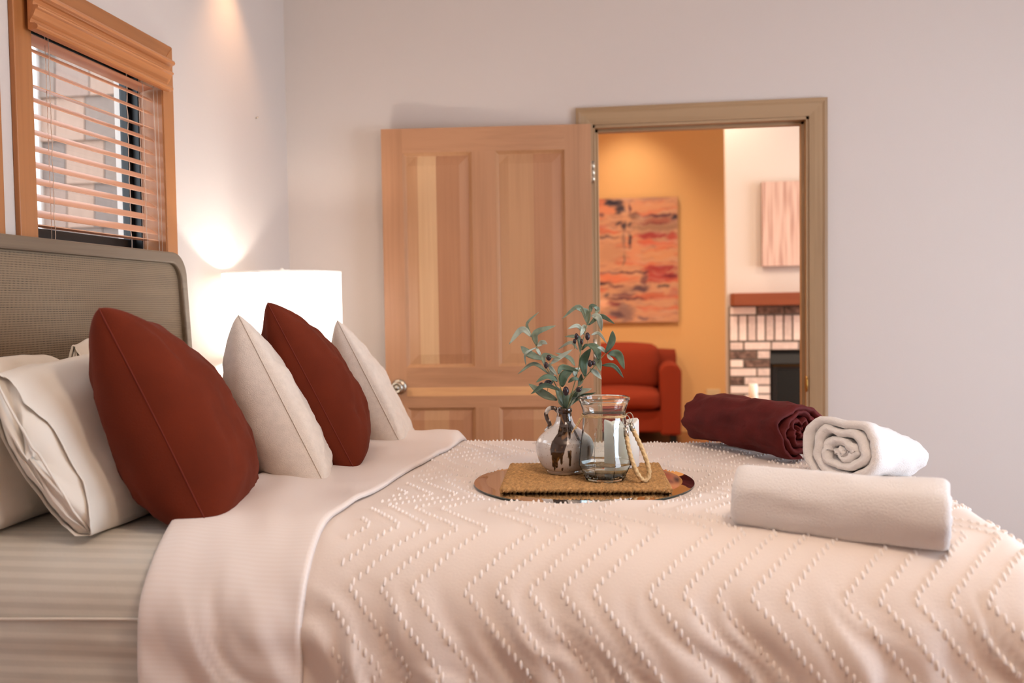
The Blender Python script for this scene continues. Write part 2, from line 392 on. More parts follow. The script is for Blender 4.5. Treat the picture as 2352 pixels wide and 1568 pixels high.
dpart('rail', bx(.093, .80, T0, T1, .818, .869), M_doorh); dpart('rail', bx(.093, .80, T0, T1, .01, .25), M_doorh)
def panel(x0, x1, z0, z1, strips):
    # sticking (moulding) ring and raised, bevelled field
    root = None
    def ring(a, b, ya, yb):
        bm = bmesh.new()
        A = [bm.verts.new((x, ya, z)) for x, z in ((x0+a,z0+a),(x1-a,z0+a),(x1-a,z1-a),(x0+a,z1-a))]
        B = [bm.verts.new((x, yb, z)) for x, z in ((x0+b,z0+b),(x1-b,z0+b),(x1-b,z1-b),(x0+b,z1-b))]
        for i in range(4): bm.faces.new((A[i], A[(i+1)%4], B[(i+1)%4], B[i]))
        return bm
    bm = ring(0, .012, .0, .013)
    for (a,b,ya,yb) in ((.012,.014,.013,.014),):
        A = ring(a,b,ya,yb); me = bpy.data.meshes.new('t'); A.to_mesh(me); A.free(); bm.from_mesh(me)
    mould = dpart('panel_moulding', bm, M_dmid)
    # field planks: each strip full height with bevelled top and bottom edges
    fx0, fx1 = x0+.014, x1-.014
    bw = .042
    xs = [fx0] + [fx0+(fx1-fx0)*s[0] for s in strips]
    for i, (fr, m) in enumerate(strips):
        a, b = xs[i], xs[i+1]
        bm = bmesh.new()
        def h(x):   # depth of the face at x (bevel at the sides)
            dd = min(x-fx0, fx1-x); return .014 - .009*min(1, dd/bw)
        cuts = sorted(set([a, b] + [c for c in (fx0+bw, fx1-bw) if a < c < b]))
        za, zb, zc, zd = z0+.014, z0+.014+bw, z1-.014-bw, z1-.014
        for q in range(len(cuts)-1):
            p, r2 = cuts[q], cuts[q+1]
            f = lambda x, z, e: bm.verts.new((x, max(h(x), .014) if e else h(x), z))
            bm.faces.new((f(p,zb,0), f(r2,zb,0), f(r2,zc,0), f(p,zc,0)))
            bm.faces.new((f(p,za,1), f(r2,za,1), f(r2,zb,0), f(p,zb,0)))
            bm.faces.new((f(p,zc,0), f(r2,zc,0), f(r2,zd,1), f(p,zd,1)))
        bmesh.ops.remove_doubles(bm, verts=bm.verts, dist=1e-5)
        dpart('panel_plank', bm, m)
panel(.093, .395, .996, 1.934, [(.18, M_dmid), (.48, M_dpale), (1.0, M_dpan)])
panel(.499, .80, .996, 1.934, [(.55, M_dmid), (1.0, M_dpan)])
panel(.093, .395, .25, .818, [(.22, M_dpan), (.62, M_dmid), (1.0, M_dpan)])
panel(.499, .80, .25, .818, [(.5, M_dpan), (1.0, M_dmid)])
dpart('back_skin', bx(.09, .804, .022, .030, .2, 1.97), M_dpan)
# knob on a round rose
bm = lathe([(0,.0),(.034,.0),(.034,.004),(.030,.008),(.018,.010),(.013,.012),(.013,.030),(.018,.034),(.027,.042),(.029,.052),(.027,.060),(.022,.064),(.016,.065),(.015,.062),(.008,.062),(.008,.064),(0,.064)], 40)
bm.transform(Matrix.Translation((.058, 0, .912)) @ Matrix.Rotation(PI/2, 4, 'X'))
dpart('knob', bm, M_steel)
for z in (1.79, 1.02, .25):
    bm = lathe([(0,0),(.0065,0),(.0065,.028),(.0055,.0285),(.0055,.0295),(.0065,.03),(.0065,.058),(.0055,.0585),(.0055,.0595),(.0065,.06),(.0065,.09),(0,.09)], 14)
    bm.transform(Matrix.Translation((.922, .002, z)))
    h = dpart('hinge', bm, M_steel); 
    dpart('hinge_leaf', bx(.9142, .919, .004, .034, z, z+.09), M_steel, h)

# ------------------------------------------------------------------ window with casing, frame, blind
def window(name, y0, y1, full=True):
    win = obj(name, bmesh.new(), M_wcas); struct(win)
    c = .070; X0 = XL; t = .015
    zt, zb = WZ1, WZ0
    def board(pts, m):   # mitred flat board, pts in (y,z)
        bm = prism(pts, 'x', X0, X0+t); obj('casing_board', bm, m, win, bevel=.003)
    board([(y0-c, zb-c), (y0, zb), (y0, zt), (y0-c, zt+c)], M_wcas)
    board([(y1, zb), (y1+c, zb-c), (y1+c, zt+c), (y1, zt)], M_wcas)
    board([(y0-c, zt+c), (y0, zt), (y1, zt), (y1+c, zt+c)], M_wcash)
    board([(y0-c, zb-c), (y1+c, zb-c), (y1, zb), (y0, zb)], M_wcash)
    # jamb extension
    for a, m in (((X0-.07, X0+t-.004, y0-.008, y0+.004, zb, zt), M_wcas), ((X0-.07, X0+t-.004, y1-.004, y1+.008, zb, zt), M_wcas), ((X0-.07, X0+t-.004, y0, y1, zt-.004, zt+.008), M_wcash), ((X0-.07, X0+t-.004, y0, y1, zb-.008, zb+.004), M_wcash)):
        obj('jamb_board', bx(*a), m, win)
    # dark metal frame and sash
    fx0, fx1 = X0-.135, X0-.068
    for a in ((fx0, fx1, y0-.002, y0+.012, zb, zt), (fx0, fx1, y1-.012, y1+.002, zb, zt), (fx0, fx1, y0, y1, zt-.02, zt), (fx0, fx1, y0, y1, zb, zb+.03)):
        obj('window_frame', bx(*a), M_black, win, bevel=.002)
    s0, s1 = X0-.118, X0-.095
    for a in ((s0, s1, y0+.012, y0+.034, zb+.03, zt-.02), (s0, s1, y1-.034, y1-.012, zb+.03, zt-.02), (s0, s1, y0+.034, y1-.034, zt-.045, zt-.02), (s0, s1, y0+.034, y1-.034, zb+.03, zb+.10)):
        obj('sash_rail', bx(*a), M_black, win, bevel=.002)
    obj('pane', bx(X0-.109, X0-.105, y0+.03, y1-.03, zb+.09, zt-.04), M_glass, win)
    return win
window('window_1', WY0, WY1); window('window_2', W2Y0, W2Y1)

blind = thing('window_blind', 'wooden slat blind with moulded valance hanging in the window', 'blind', (XL-.02, (WY0+WY1)/2, WZ1))
# valance: ogee profile extruded along Y
VX = XL+.004
prof = [(0,2.086),(.052,2.086),(.059,2.083),(.062,2.077),(.060,2.071),(.053,2.068),(.046,2.064),(.042,2.057),(.041,2.050),(.042,2.048),(.054,2.047),(.056,2.044),(.055,2.040),(.049,2.037),(.046,2.031),(.042,2.022),(.035,2.014),(.032,2.007),(.033,2.003),(.046,2.002),(.052,1.998),(.053,1.992),(.050,1.987),(.042,1.985),(.026,1.986),(.026,2.075),(0,2.075)]
bm = prism([(VX+a, b) for a, b in prof], 'y', 2.17, 2.862)
obj('valance', bm, M_val, blind)
obj('headrail', bx(XL-.050, XL+.02, WY0+.006, WY1-.006, 2.028, 2.078), mat('headrail_metal', (190,186,180), .4), blind)
slats = [1.954-.0433*i for i in range(11)]
SX, SW = XL-.030, .048
sy0, sy1 = WY0+.010, 2.853
def slat_mesh(tilt):
    bm = bmesh.new(); n = 6; c, s = math.cos(tilt), math.sin(tilt)
    top, bot = [], []
    for i in range(n+1):
        q = i/n-.5; arch = .0022*(1-4*q*q)
        for lst, dz in ((top, .0013), (bot, -.0013)): lst.append((SX + q*SW*c - (arch+dz)*s*-1, q*SW*s*-1 + (arch+dz)*c))
    poly = top + bot[::-1]
    return prism(poly, 'y', sy0, sy1, bm)
for i, z in enumerate(slats):
    bm = slat_mesh(math.radians(13) if i == 2 else math.radians(31))
    bmesh.ops.translate(bm, verts=bm.verts, vec=(0, 0, z + (.0 if i == 2 else .008)))
    obj('slat', bm, M_slat, blind)
bm = slat_mesh(math.radians(-10)); bmesh.ops.translate(bm, verts=bm.verts, vec=(0,0,1.990)); obj('slat', bm, M_slat, blind)
bm = slat_mesh(.02); bmesh.ops.translate(bm, verts=bm.verts, vec=(0,0,1.497)); obj('slat', bm, M_slat, blind)
obj('bottom_rail', bx(SX-.025, SX+.025, sy0, sy1, 1.408, 1.426), M_slat, blind, bevel=.003)
for y in (2.30, 2.775):
    for x in (SX-.027, SX+.027):
        pts = [(x + .0015*math.sin(k*2.1+y), y+.001*math.sin(k*1.3), 2.03-k*.0266) for k in range(24)]
        obj('ladder_cord', tube(pts, .0011, 5), M_cord, blind)
    obj('lift_cord', tube([(SX, y+.025, 2.03), (SX, y+.025, 1.42)], .0010, 5), M_cord, blind)
obj('tilt_wand', tube([(SX+.03, 2.835, 2.03), (SX+.031, 2.84, 1.75), (SX+.031, 2.842, 1.42)], .0016, 6), M_cord, blind)
obj('tassel_cord', tube([(SX+.035, 2.85, 2.0), (SX+.035, 2.853, 1.85), (SX+.036, 2.853, 1.45)], .0010, 6), M_cord, blind)

# ---- neighbouring wing clad in cedar shingles, seen through the window
ext = thing('shingled_wing', 'grey cedar shingled house wing with white corner boards outside the window', 'building', (-4.0, 6.05, 0))
EY = 6.0
obj('sheathing', bx(-5.6, -2.4, EY+.02, EY+.12, 0, 4.4), M_mortar, ext)
rng = random.Random(3)
row = 0; z = 1.25
while z < 3.55:
    x = -4.15 + (row*0.137 % .17) - .17
    while x < -3.52:
        wd = rng.uniform(.17, .30)
        a, b = max(x, -4.14), min(x+wd-.008, -3.52)
        if b-a > .03:
            bm = prism([(EY+.018, z+.335), (EY-.002-rng.uniform(0,.006), z), (EY+.018, z)], 'x', a, b)
            obj('shingle', bm, rng.choice(M_shing), ext)
        x += wd
    z += .305 + rng.uniform(-.004, .004); row += 1
obj('corner_board', bx(-4.75, -4.14, EY-.03, EY+.02, 0, 4.4), M_trim, ext)
obj('corner_board', bx(-3.52, -3.10, EY-.03, EY+.02, 0, 4.4), M_trim, ext)
g = obj('ground', bx(-14, XL-.2, -6, 16, -.3, -.02), mat('gravel', (150,145,138), .95)); struct(g)

# ------------------------------------------------------------------ bed
ZT = .82; TC = 2.35
MIR = (-.131, 2.332, .281)
NA, NR = .510, .195       # near side: half flat width, edge radius
FA, FR = .56, .13        # far side
XF, XRAD = .665, .10      # foot end
def edge(d, a, R):
    """distance along cloth -> (horizontal, drop)"""
    if d <= a: return d, 0.0
    if d <= a + R*PI/2:
        th = (d-a)/R; return a+R*math.sin(th), R*(1-math.cos(th))
    return a+R + .03*(d-a-R*PI/2), R + (d-a-R*PI/2)
def cloth(s, t, off=0.0, wr=1.0):
    """bed cover point for cloth coordinates s (along the bed) and t (across)"""
    if t < 0: h, dz = edge(-t, NA, NR); y = TC-h
    else: h, dz = edge(t, FA, FR); y = TC+h
    if s > XF: hx, dx = edge(s-XF, 0, XRAD); x = XF+hx
    else: x, dx = s, 0.0
    side = sm(.03, .22, dz); foot = sm(.03, .2, dx)
    z = ZT - dz - dx
    # gentle puffiness, radiating folds down the near side, crumples
    p = .006*nz(s*3.1, t*2.7, 1.3) + .0035*nz(s*9, t*8, 4.2)
    if wr:
        q = s*1.0 - (-t-.5)*.55
        fold = nz(q*9.5, t*1.1, 7.7)*.026 + (1-abs(nz(q*13, t*1.6, 2.2))*2)*.006 + nz(q*30, t*3.0, 6.2)*.005
        p += wr*fold*side
        p += wr*side*.007*(1-abs(nz(q*15+nz(s*6,t*6)*1.5, t*4, 12.1))*2.4)*1.6
        p += wr*.010*nz(s*5, t*12, 9.1)*side*sm(.2,.4,dz)
        p += wr*.012*nz(t*9, s*2, 5.5)*foot
        # ripples on the flat part beside the folded sheet
        p += .004*nz(s*16+t*6, t*3.5, 3.3)*sm(-.1, -.55, s)
    # dip under the mirror tray, swelling in front of it
    rr_ = math.hypot(x-MIR[0], y-MIR[1]); p -= (.016)*sm(MIR[2]+.075, MIR[2]+.010, rr_)
    p += .0125*math.exp(-((s+.12)/.24)**2 - ((t+.335)/.036)**2)
    n = Vector((sm(0, XRAD, dx)*1.2, 0, 1.0 - .9*max(side, foot)))
    n.y = -side if t < 0 else side
    n.normalize()
    return Vector((x, y, z)) + n*(p+off)
def cframe(s, t, off=0.0):
    e = .004
    p = cloth(s, t, off); a = (cloth(s+e, t, off)-cloth(s-e, t, off)).normalized(); b = (cloth(s, t+e, off)-cloth(s, t-e, off)).normalized()
    return p, a, b, a.cross(b).normalized()

# base, frame, legs and mattress
bed = thing('bed', 'bed frame with grey-washed wood headboard and woven cane panel', 'bed', (-.4, TC, 0))
HC = 2.33
def hb_outline(ins):
    """headboard outline in (y,z): flared sides, rounded top corners"""
    pts = []
    top = 1.452-ins; R = .085-ins*.6
    def half(z): return .545 + .11*(1.30-z)*.9 - ins
    for sgn in (1, -1):
        side = [(HC+sgn*half(z), z) for z in (.30+ins, .6, .9, 1.15, 1.30)]
        cx = half(1.37)-R
        arc = [(HC+sgn*(cx+R*math.cos(a)), top-R+R*math.sin(a)) for a in (PI/2*k/8 for k in range(9))]
        seq = side + arc
        pts += seq if sgn == 1 else seq[::-1]
    return pts
O, I = hb_outline(0), hb_outline(.036)
bm = bmesh.new(); xs0, xs1 = -1.515, -1.468
A = [bm.verts.new((xs1, y, z)) for y, z in O]; B = [bm.verts.new((xs1, y, z)) for y, z in I]
A2 = [bm.verts.new((xs0, y, z)) for y, z in O]; B2 = [bm.verts.new((xs0, y, z)) for y, z in I]
n = len(O)
for i in range(n):
    j = (i+1) % n
    bm.faces.new((A[i], A[j], B[j], B[i])); bm.faces.new((A2[i], A2[j], B2[j], B2[i]))
    bm.faces.new((A[i], A[j], A2[j], A2[i])); bm.faces.new((B[i], B[j], B2[j], B2[i]))
obj('headboard_frame', bm, M_hbwood, bed, bevel=.006)
# cane weave
M_cane = bpy.data.materials.new('woven_cane'); M_cane.use_nodes = True; nt = M_cane.node_tree; b = nt.nodes['Principled BSDF']
tc = nt.nodes.new('ShaderNodeTexCoord'); sp = nt.nodes.new('ShaderNodeSeparateXYZ'); nt.links.new(tc.outputs['Object'], sp.inputs[0])
def sinw(out, per):
    k = nt.nodes.new('ShaderNodeMath'); k.operation = 'MULTIPLY'; k.inputs[1].default_value = 2*PI/per; nt.links.new(out, k.inputs[0])
    s = nt.nodes.new('ShaderNodeMath'); s.operation = 'SINE'; nt.links.new(k.outputs[0], s.inputs[0]); return s.outputs[0]
mx = nt.nodes.new('ShaderNodeMath'); mx.operation = 'MINIMUM'; nt.links.new(sinw(sp.outputs[1], .0048), mx.inputs[0]); nt.links.new(sinw(sp.outputs[2], .0058), mx.inputs[1])
mr = nt.nodes.new('ShaderNodeMapRange'); mr.inputs[1].default_value = -.15; mr.inputs[2].default_value = .45; nt.links.new(mx.outputs[0], mr.inputs[0])
nn = nt.nodes.new('ShaderNodeTexNoise'); nn.inputs['Scale'].default_value = 1; nn.inputs['Detail'].default_value = 3
mp = nt.nodes.new('ShaderNodeMapping'); mp.inputs['Scale'].default_value = (1, 3, 60); nt.links.new(tc.outputs['Object'], mp.inputs[0]); nt.links.new(mp.outputs[0], nn.inputs['Vector'])
mr2 = nt.nodes.new('ShaderNodeMapRange'); mr2.inputs[1].default_value = .35; mr2.inputs[2].default_value = .65; mr2.inputs[3].default_value = .55; mr2.inputs[4].default_value = 1; nt.links.new(nn.outputs[0], mr2.inputs[0])
ml = nt.nodes.new('ShaderNodeMath'); ml.operation = 'MULTIPLY'; nt.links.new(mr.outputs[0], ml.inputs[0]); nt.links.new(mr2.outputs[0], ml.inputs[1])
mc = nt.nodes.new('ShaderNodeMix'); mc.data_type = 'RGBA'; mc.inputs[6].default_value = lin((136,115,90)); mc.inputs[7].default_value = lin((30,21,14)); nt.links.new(ml.outputs[0], mc.inputs[0])
nt.links.new(mc.outputs[2], b.inputs['Base Color']); b.inputs['Roughness'].default_value = .75
bp = nt.nodes.new('ShaderNodeBump'); bp.inputs['Strength'].default_value = .6; bp.inputs['Distance'].default_value = .002; bp.invert = True
nt.links.new(mr.outputs[0], bp.inputs['Height']); nt.links.new(bp.outputs[0], b.inputs['Normal'])
obj('cane_panel', prism(hb_outline(.030), 'x', -1.505, -1.484), M_cane, bed)
for y in (HC-.60, HC+.60): obj('post', bx(-1.515, -1.455, y-.03, y+.03, 0, .42), M_hbwood, bed, bevel=.004)
for y in (1.74, 2.93): obj('side_rail', bx(-1.46, .58, y-.012, y+.012, .16, .34), M_hbwood, bed, bevel=.003)
obj('foot_rail', bx(.56, .60, 1.72, 2.95, .16, .34), M_hbwood, bed, bevel=.003)
for x in (-.45, .55):
    for y in (1.78, 2.89): obj('leg', bx(x-.03, x+.03, y-.03, y+.03, 0, .2), M_hbwood, bed, bevel=.004)
def rounded_slab(x0, x1, y0, y1, z0, z1, R, seg=8, nx=60, ny=50, wr=0):
    """soft mattress-like slab as one closed mesh with uv: u along x, v around the section"""
    cx, cy, cz = (x0+x1)/2, (y0+y1)/2, (z0+z1)/2; hx, hy, hz = (x1-x0)/2, (y1-y0)/2, (z1-z0)/2
    # section outline (y,z), counter-clockwise
    sec = []
    def arc(oy, oz, a0):
        for k in range(seg+1):
            a = a0 + PI/2*k/seg; sec.append((oy+R*math.cos(a), oz+R*math.sin(a)))
    arc(hy-R, hz-R, 0); 
    for k in range(1, ny): sec.append((hy-R-(2*hy-2*R)*k/ny, hz))
    arc(-hy+R, hz-R, PI/2)
    for k in range(1, 10): sec.append((-hy, hz-R-(2*hz-2*R)*k/10))
    arc(-hy+R, -hz+R, PI)
    sec.append((0, -hz)); arc(hy-R, -hz+R, 1.5*PI)
    per = [0]
    for k in range(1, len(sec)+1):
        p, q = sec[k-1], sec[k % len(sec)]; per.append(per[-1] + math.hypot(p[0]-q[0], p[1]-q[1]))
    bm = bmesh.new(); lay = bm.loops.layers.uv.verify(); rings = []
    Q = .03
    st = [(-hx+Q-Q*math.cos(PI/2*k/5), Q-Q*math.sin(PI/2*k/5)) for k in range(6)] + [(-hx+Q+(2*hx-2*Q)*k/nx, 0) for k in range(1, nx)] + [(hx-Q+Q*math.sin(PI/2*k/5), Q-Q*math.cos(PI/2*k/5)) for k in range(6)]
    for x, ins in st:
        ring = []
        for k, (y, z) in enumerate(sec):
            f = (hy-ins)/hy; g2 = (hz-ins)/hz
            P = Vector((cx+x, cy+y*f, cz+z*g2))
            if wr:
                d = wr*(nz(P.x*3.0, P.z*22+P.y*3, 2.2)*.010 + nz(P.x*7, P.z*40, 8.8)*.004)
                if y < -hy+R*.6: P.y += d
                elif z > 0: P.z += d*.25
            ring.append(bm.verts.new(P))
        rings.append(ring)
    m = len(sec)
    for i in range(len(rings)-1):
        for k in range(m):
            f = bm.faces.new((rings[i][k], rings[i+1][k], rings[i+1][(k+1)%m], rings[i][(k+1)%m])); f.smooth = True
            for lp, (a, kk) in zip(f.loops, ((i,k),(i+1,k),(i+1,k+1),(i,k+1))): lp[lay].uv = (st[a][0], per[kk])
    bm.faces.new(rings[0]); bm.faces.new(rings[-1][::-1])
    return bm
box_s = obj('box_spring', rounded_slab(-1.45, .56, 1.72, 2.97, .19, .345, .03), mat('box_spring_cloth', (190,184,174), .9)); tag(box_s, 'fabric box spring under the mattress on the bed frame', 'box spring')
mt = thing('mattress', 'thick mattress in a pale striped fitted sheet, bare beside the white pillows', 'mattress', (-.4, TC, .35))
obj('fitted_sheet', rounded_slab(-1.455, .57, 1.668, 2.985, .35, .795, .150, wr=.7), M_fitted, mt)
obj('edge_piping', tube([(x, 1.668+.004*nz(x*3, 1, 1)-.002, .655 - .012*sm(-.9, -1.45, x) + .004*nz(x*4, 2, 2)) for x in [-1.40+k*.05 for k in range(28)]], .0035, 6), M_cotton, mt)

# bedspread
S0, S1, T0c, T1c = -.72, 1.15, -1.15, 1.05
bsp = thing('bedspread', 'cream cotton bedspread with tufted zigzag lines covering the bed', 'bedspread', (0, TC, .3))
def sfun(u, v): return cloth(S0+(S1-S0)*u, T0c+(T1c-T0c)*v)
bm = gridm(sfun, 190, 230, uvfn=lambda u, v: (S0+(S1-S0)*u, T0c+(T1c-T0c)*v))
cl = obj('cloth', bm, M_spread, bsp, smooth=True)
so = cl.modifiers.new('thick', 'SOLIDIFY'); so.thickness = .006; so.offset = -1
# tufts
bm = bmesh.new()
def tri(t):
    p = ((t+.41)/.31) % 1.0
    return -1 + 4*p if p < .5 else 3 - 4*p
rt = random.Random(5)
def tuft(s, t):
    p, a, b, n = cframe(s, t)
    L, W, H = rt.uniform(.0086, .0104), rt.uniform(.0030, .0036), rt.uniform(.0055, .0068)
    if t < -.60: H *= .72
    st = ((-1.0, .0, -.0012), (-.72, .8, .0), (.0, 1.0, .0), (.72, .8, .0), (1.0, .0, -.0012))
    rings = []
    for q, wv, zz in st:
        if wv == 0: rings.append([bm.verts.new(p + b*(q*L) + n*(zz+.0006))])
        else:
            c = p + b*(q*L)
            rings.append([bm.verts.new(c + a*(W*wv*x) + n*(H*wv*h + zz - .0006)) for x, h in ((-1, 0), (-.62, .75), (0, 1.0), (.62, .75), (1, 0))])
    for i in range(4):
        A, B = rings[i], rings[i+1]
        for k in range(4):
            vs = []
            for v in (A[min(k, len(A)-1)], A[min(k+1, len(A)-1)], B[min(k+1, len(B)-1)], B[min(k, len(B)-1)]):
                if v not in vs: vs.append(v)
            if len(vs) > 2: bm.faces.new(vs).smooth = True
lines = []
for g_ in range(-1, 4):
    for k in range(5): lines.append(-.322 + .345*g_ + .0606*k + .065)
ntuft = 0
for s0 in lines:
    t = -.98
    while t < .85:
        s = s0 + .065*tri(t) + rt.uniform(-.0012, .0012)
        t += .0128
        if s < -.575 or s > .95: continue
        if abs(t) < 1:
            P = cloth(s, t)
            if (P.x-MIR[0])**2 + (P.y-MIR[1])**2 < (MIR[2]+.006)**2: continue
        tuft(s, t); ntuft += 1
tf = obj('tufting', bm, M_tuft, bsp); tf['kind'] = 'stuff'

# turned-down top sheet
tsh = thing('top_sheet', 'white striped top sheet turned down in a band across the bed', 'sheet', (-.78, TC, .5))
A0 = -.965
def tfold(u, v):
    t = -1.15 + 2.12*v
    wob = .008*nz(t*3, 4.4)
    # closed section: over the top (u 0..0.5) and back underneath (0.5..1)
    a = u*2*PI
    h = .5 - .5*math.cos(a) if False else 0
    if u <= .5:
        q = u*2; A1 = -.630+.085*sm(-.65, .75, t); s = A0 + (A1-A0)*q + wob
        up = .004 + .017*min(1, math.sqrt(max(0, 1-(1-min(1, q/.07))**2))) * (1-.62*q)
        up *= min(1, math.sqrt(max(0, 1-(1-min(1, (1-q)/.025))**2)) + .15)
        up += .022*math.exp(-((t-.60)/.10)**2)*sm(.15, .55, q)*(1-sm(.93, 1, q)) + .006*nz(q*3+t*2, t*5, 6)
        up += .008*nz((s-t*.4)*14, t*2, 3.0)*sm(.5, .8, -t)
    else:
        q = (1-u)*2; A1 = -.630+.085*sm(-.65, .75, t); s = A0 + (A1-A0)*q + wob; up = .001
    return cloth(s, t, max(up, .001)+.003, .6)
bm = gridm(tfold, 96, 150, cu=True, uvfn=lambda u, v: (u, -1.15+2.12*v))
obj('folded_band', bm, M_sheet, tsh, smooth=True)

# ------------------------------------------------------------------ pillows
def cushion(name, B, T, ang, Lu, half, m, label, seam_m, wr=1.0, pinch=.075, seed=0, group=None, power=.36, back=1.0, topexp=.62):
    """square scatter cushion: B bottom near corner, T top near corner, ang = heading of its depth axis"""
    B, T = Vector(B), Vector(T)
    v = T-B; Lv = v.length; v.normalize()
    u = Vector((math.sin(ang), math.cos(ang), 0)); u = (u - v*u.dot(v)).normalized()
    n = u.cross(v)
    if n.x < 0: n = -n
    cen = B + v*Lv/2 + u*Lu/2
    def outline(a, b):
        # edges curve inwards between the pointed corners
        ca = 1 - .045*(abs(a)*abs(b))**8      # blunted tips
        return a*ca*(1 - pinch*(1-b*b)), b*ca*(1 - pinch*(1-a*a))
    def pt(a, b, sgn):
        aa, bb = outline(a, b)
        th = half*(1 if sgn > 0 else back)*max(0, 1-abs(a)**3.0)**power*max(0, 1-abs(b)**2.2)**(topexp if b > 0 else .42) * (1.0 + .14*(-b))
        edge_ = (1-abs(a))*(1-abs(b))
        k = wr*(nz(a*2.2+seed, b*2.2, sgn*3.0)*.014 + nz(a*6+seed, b*6, sgn*5.0)*.007)
        # creases radiating from corners
        for ca in (-1, 1):
            for cb in (-1, 1):
                dx, dy = a-ca, b-cb; r = math.hypot(dx, dy)
                if r < .75: k += wr*.009*math.sin(math.atan2(dy, dx)*9+seed)*(1-r/.75)*min(1, r*4)
        th2 = max(0.0, th + k*min(1, edge_*9))
        P = cen + u*(aa*Lu/2) + v*(bb*Lv/2) + n*(sgn*th2)
        return P
    N = 44
    bm = bmesh.new()
    q = [math.sin((i/N-.5)*PI) for i in range(N+1)]
    F = [[bm.verts.new(pt(a, b, 1)) for b in q] for a in q]
    K = [[F[i][j] if i in (0, N) or j in (0, N) else bm.verts.new(pt(q[i], q[j], -1)) for j in range(N+1)] for i in range(N+1)]
    for i in range(N):
        for j in range(N):
            bm.faces.new((F[i][j], F[i+1][j], F[i+1][j+1], F[i][j+1])).smooth = True
            bm.faces.new((K[i][j+1], K[i+1][j+1], K[i+1][j], K[i][j])).smooth = True
    root = thing(name, label, 'cushion', (cen.x, cen.y, ZT), group)
    obj('cover', bm, m, root, smooth=True)
    loop = [pt(-1, b, 1) for b in q] + [pt(a, 1, 1) for a in q[1:]] + [pt(1, b, 1) for b in q[::-1][1:]] + [pt(a, -1, 1) for a in q[::-1][1:]]
    obj('seam', tube(loop, .0017, 6, caps=False), seam_m, root, smooth=True)
    return root
M_redseam = mat('rust_seam', (104,34,16), .9, sheen=.2); M_creamseam = mat('cream_seam', (206,190,174), .9)
cushion('scatter_cushion', (-.868, 1.765, .803), (-1.112, 1.770, 1.283), math.radians(-22), .50, .136, M_red, 'plump rust velvet cushion nearest the camera, leaning on the white pillows', M_redseam, seed=1.0, power=.34, topexp=.52, group='scatter cushions')
cushion('scatter_cushion', (-.772, 2.190, .822), (-1.020, 2.247, 1.262), math.radians(-26), .48, .062, M_cream, 'cream wool cushion standing between the two rust cushions', M_creamseam, seed=4.0, group='scatter cushions', back=2.5)
cushion('scatter_cushion', (-.742, 2.355, .820), (-.968, 2.315, 1.290), math.radians(-19), .50, .105, M_red, 'rust velvet cushion between the two cream cushions', M_redseam, seed=7.0, group='scatter cushions')
cushion('scatter_cushion', (-.728, 2.790, .824), (-.964, 2.874, 1.235), math.radians(-16), .46, .052, M_cream, 'cream wool cushion farthest back, in front of the lamp', M_creamseam, seed=11.0, group='scatter cushions', back=2.5)

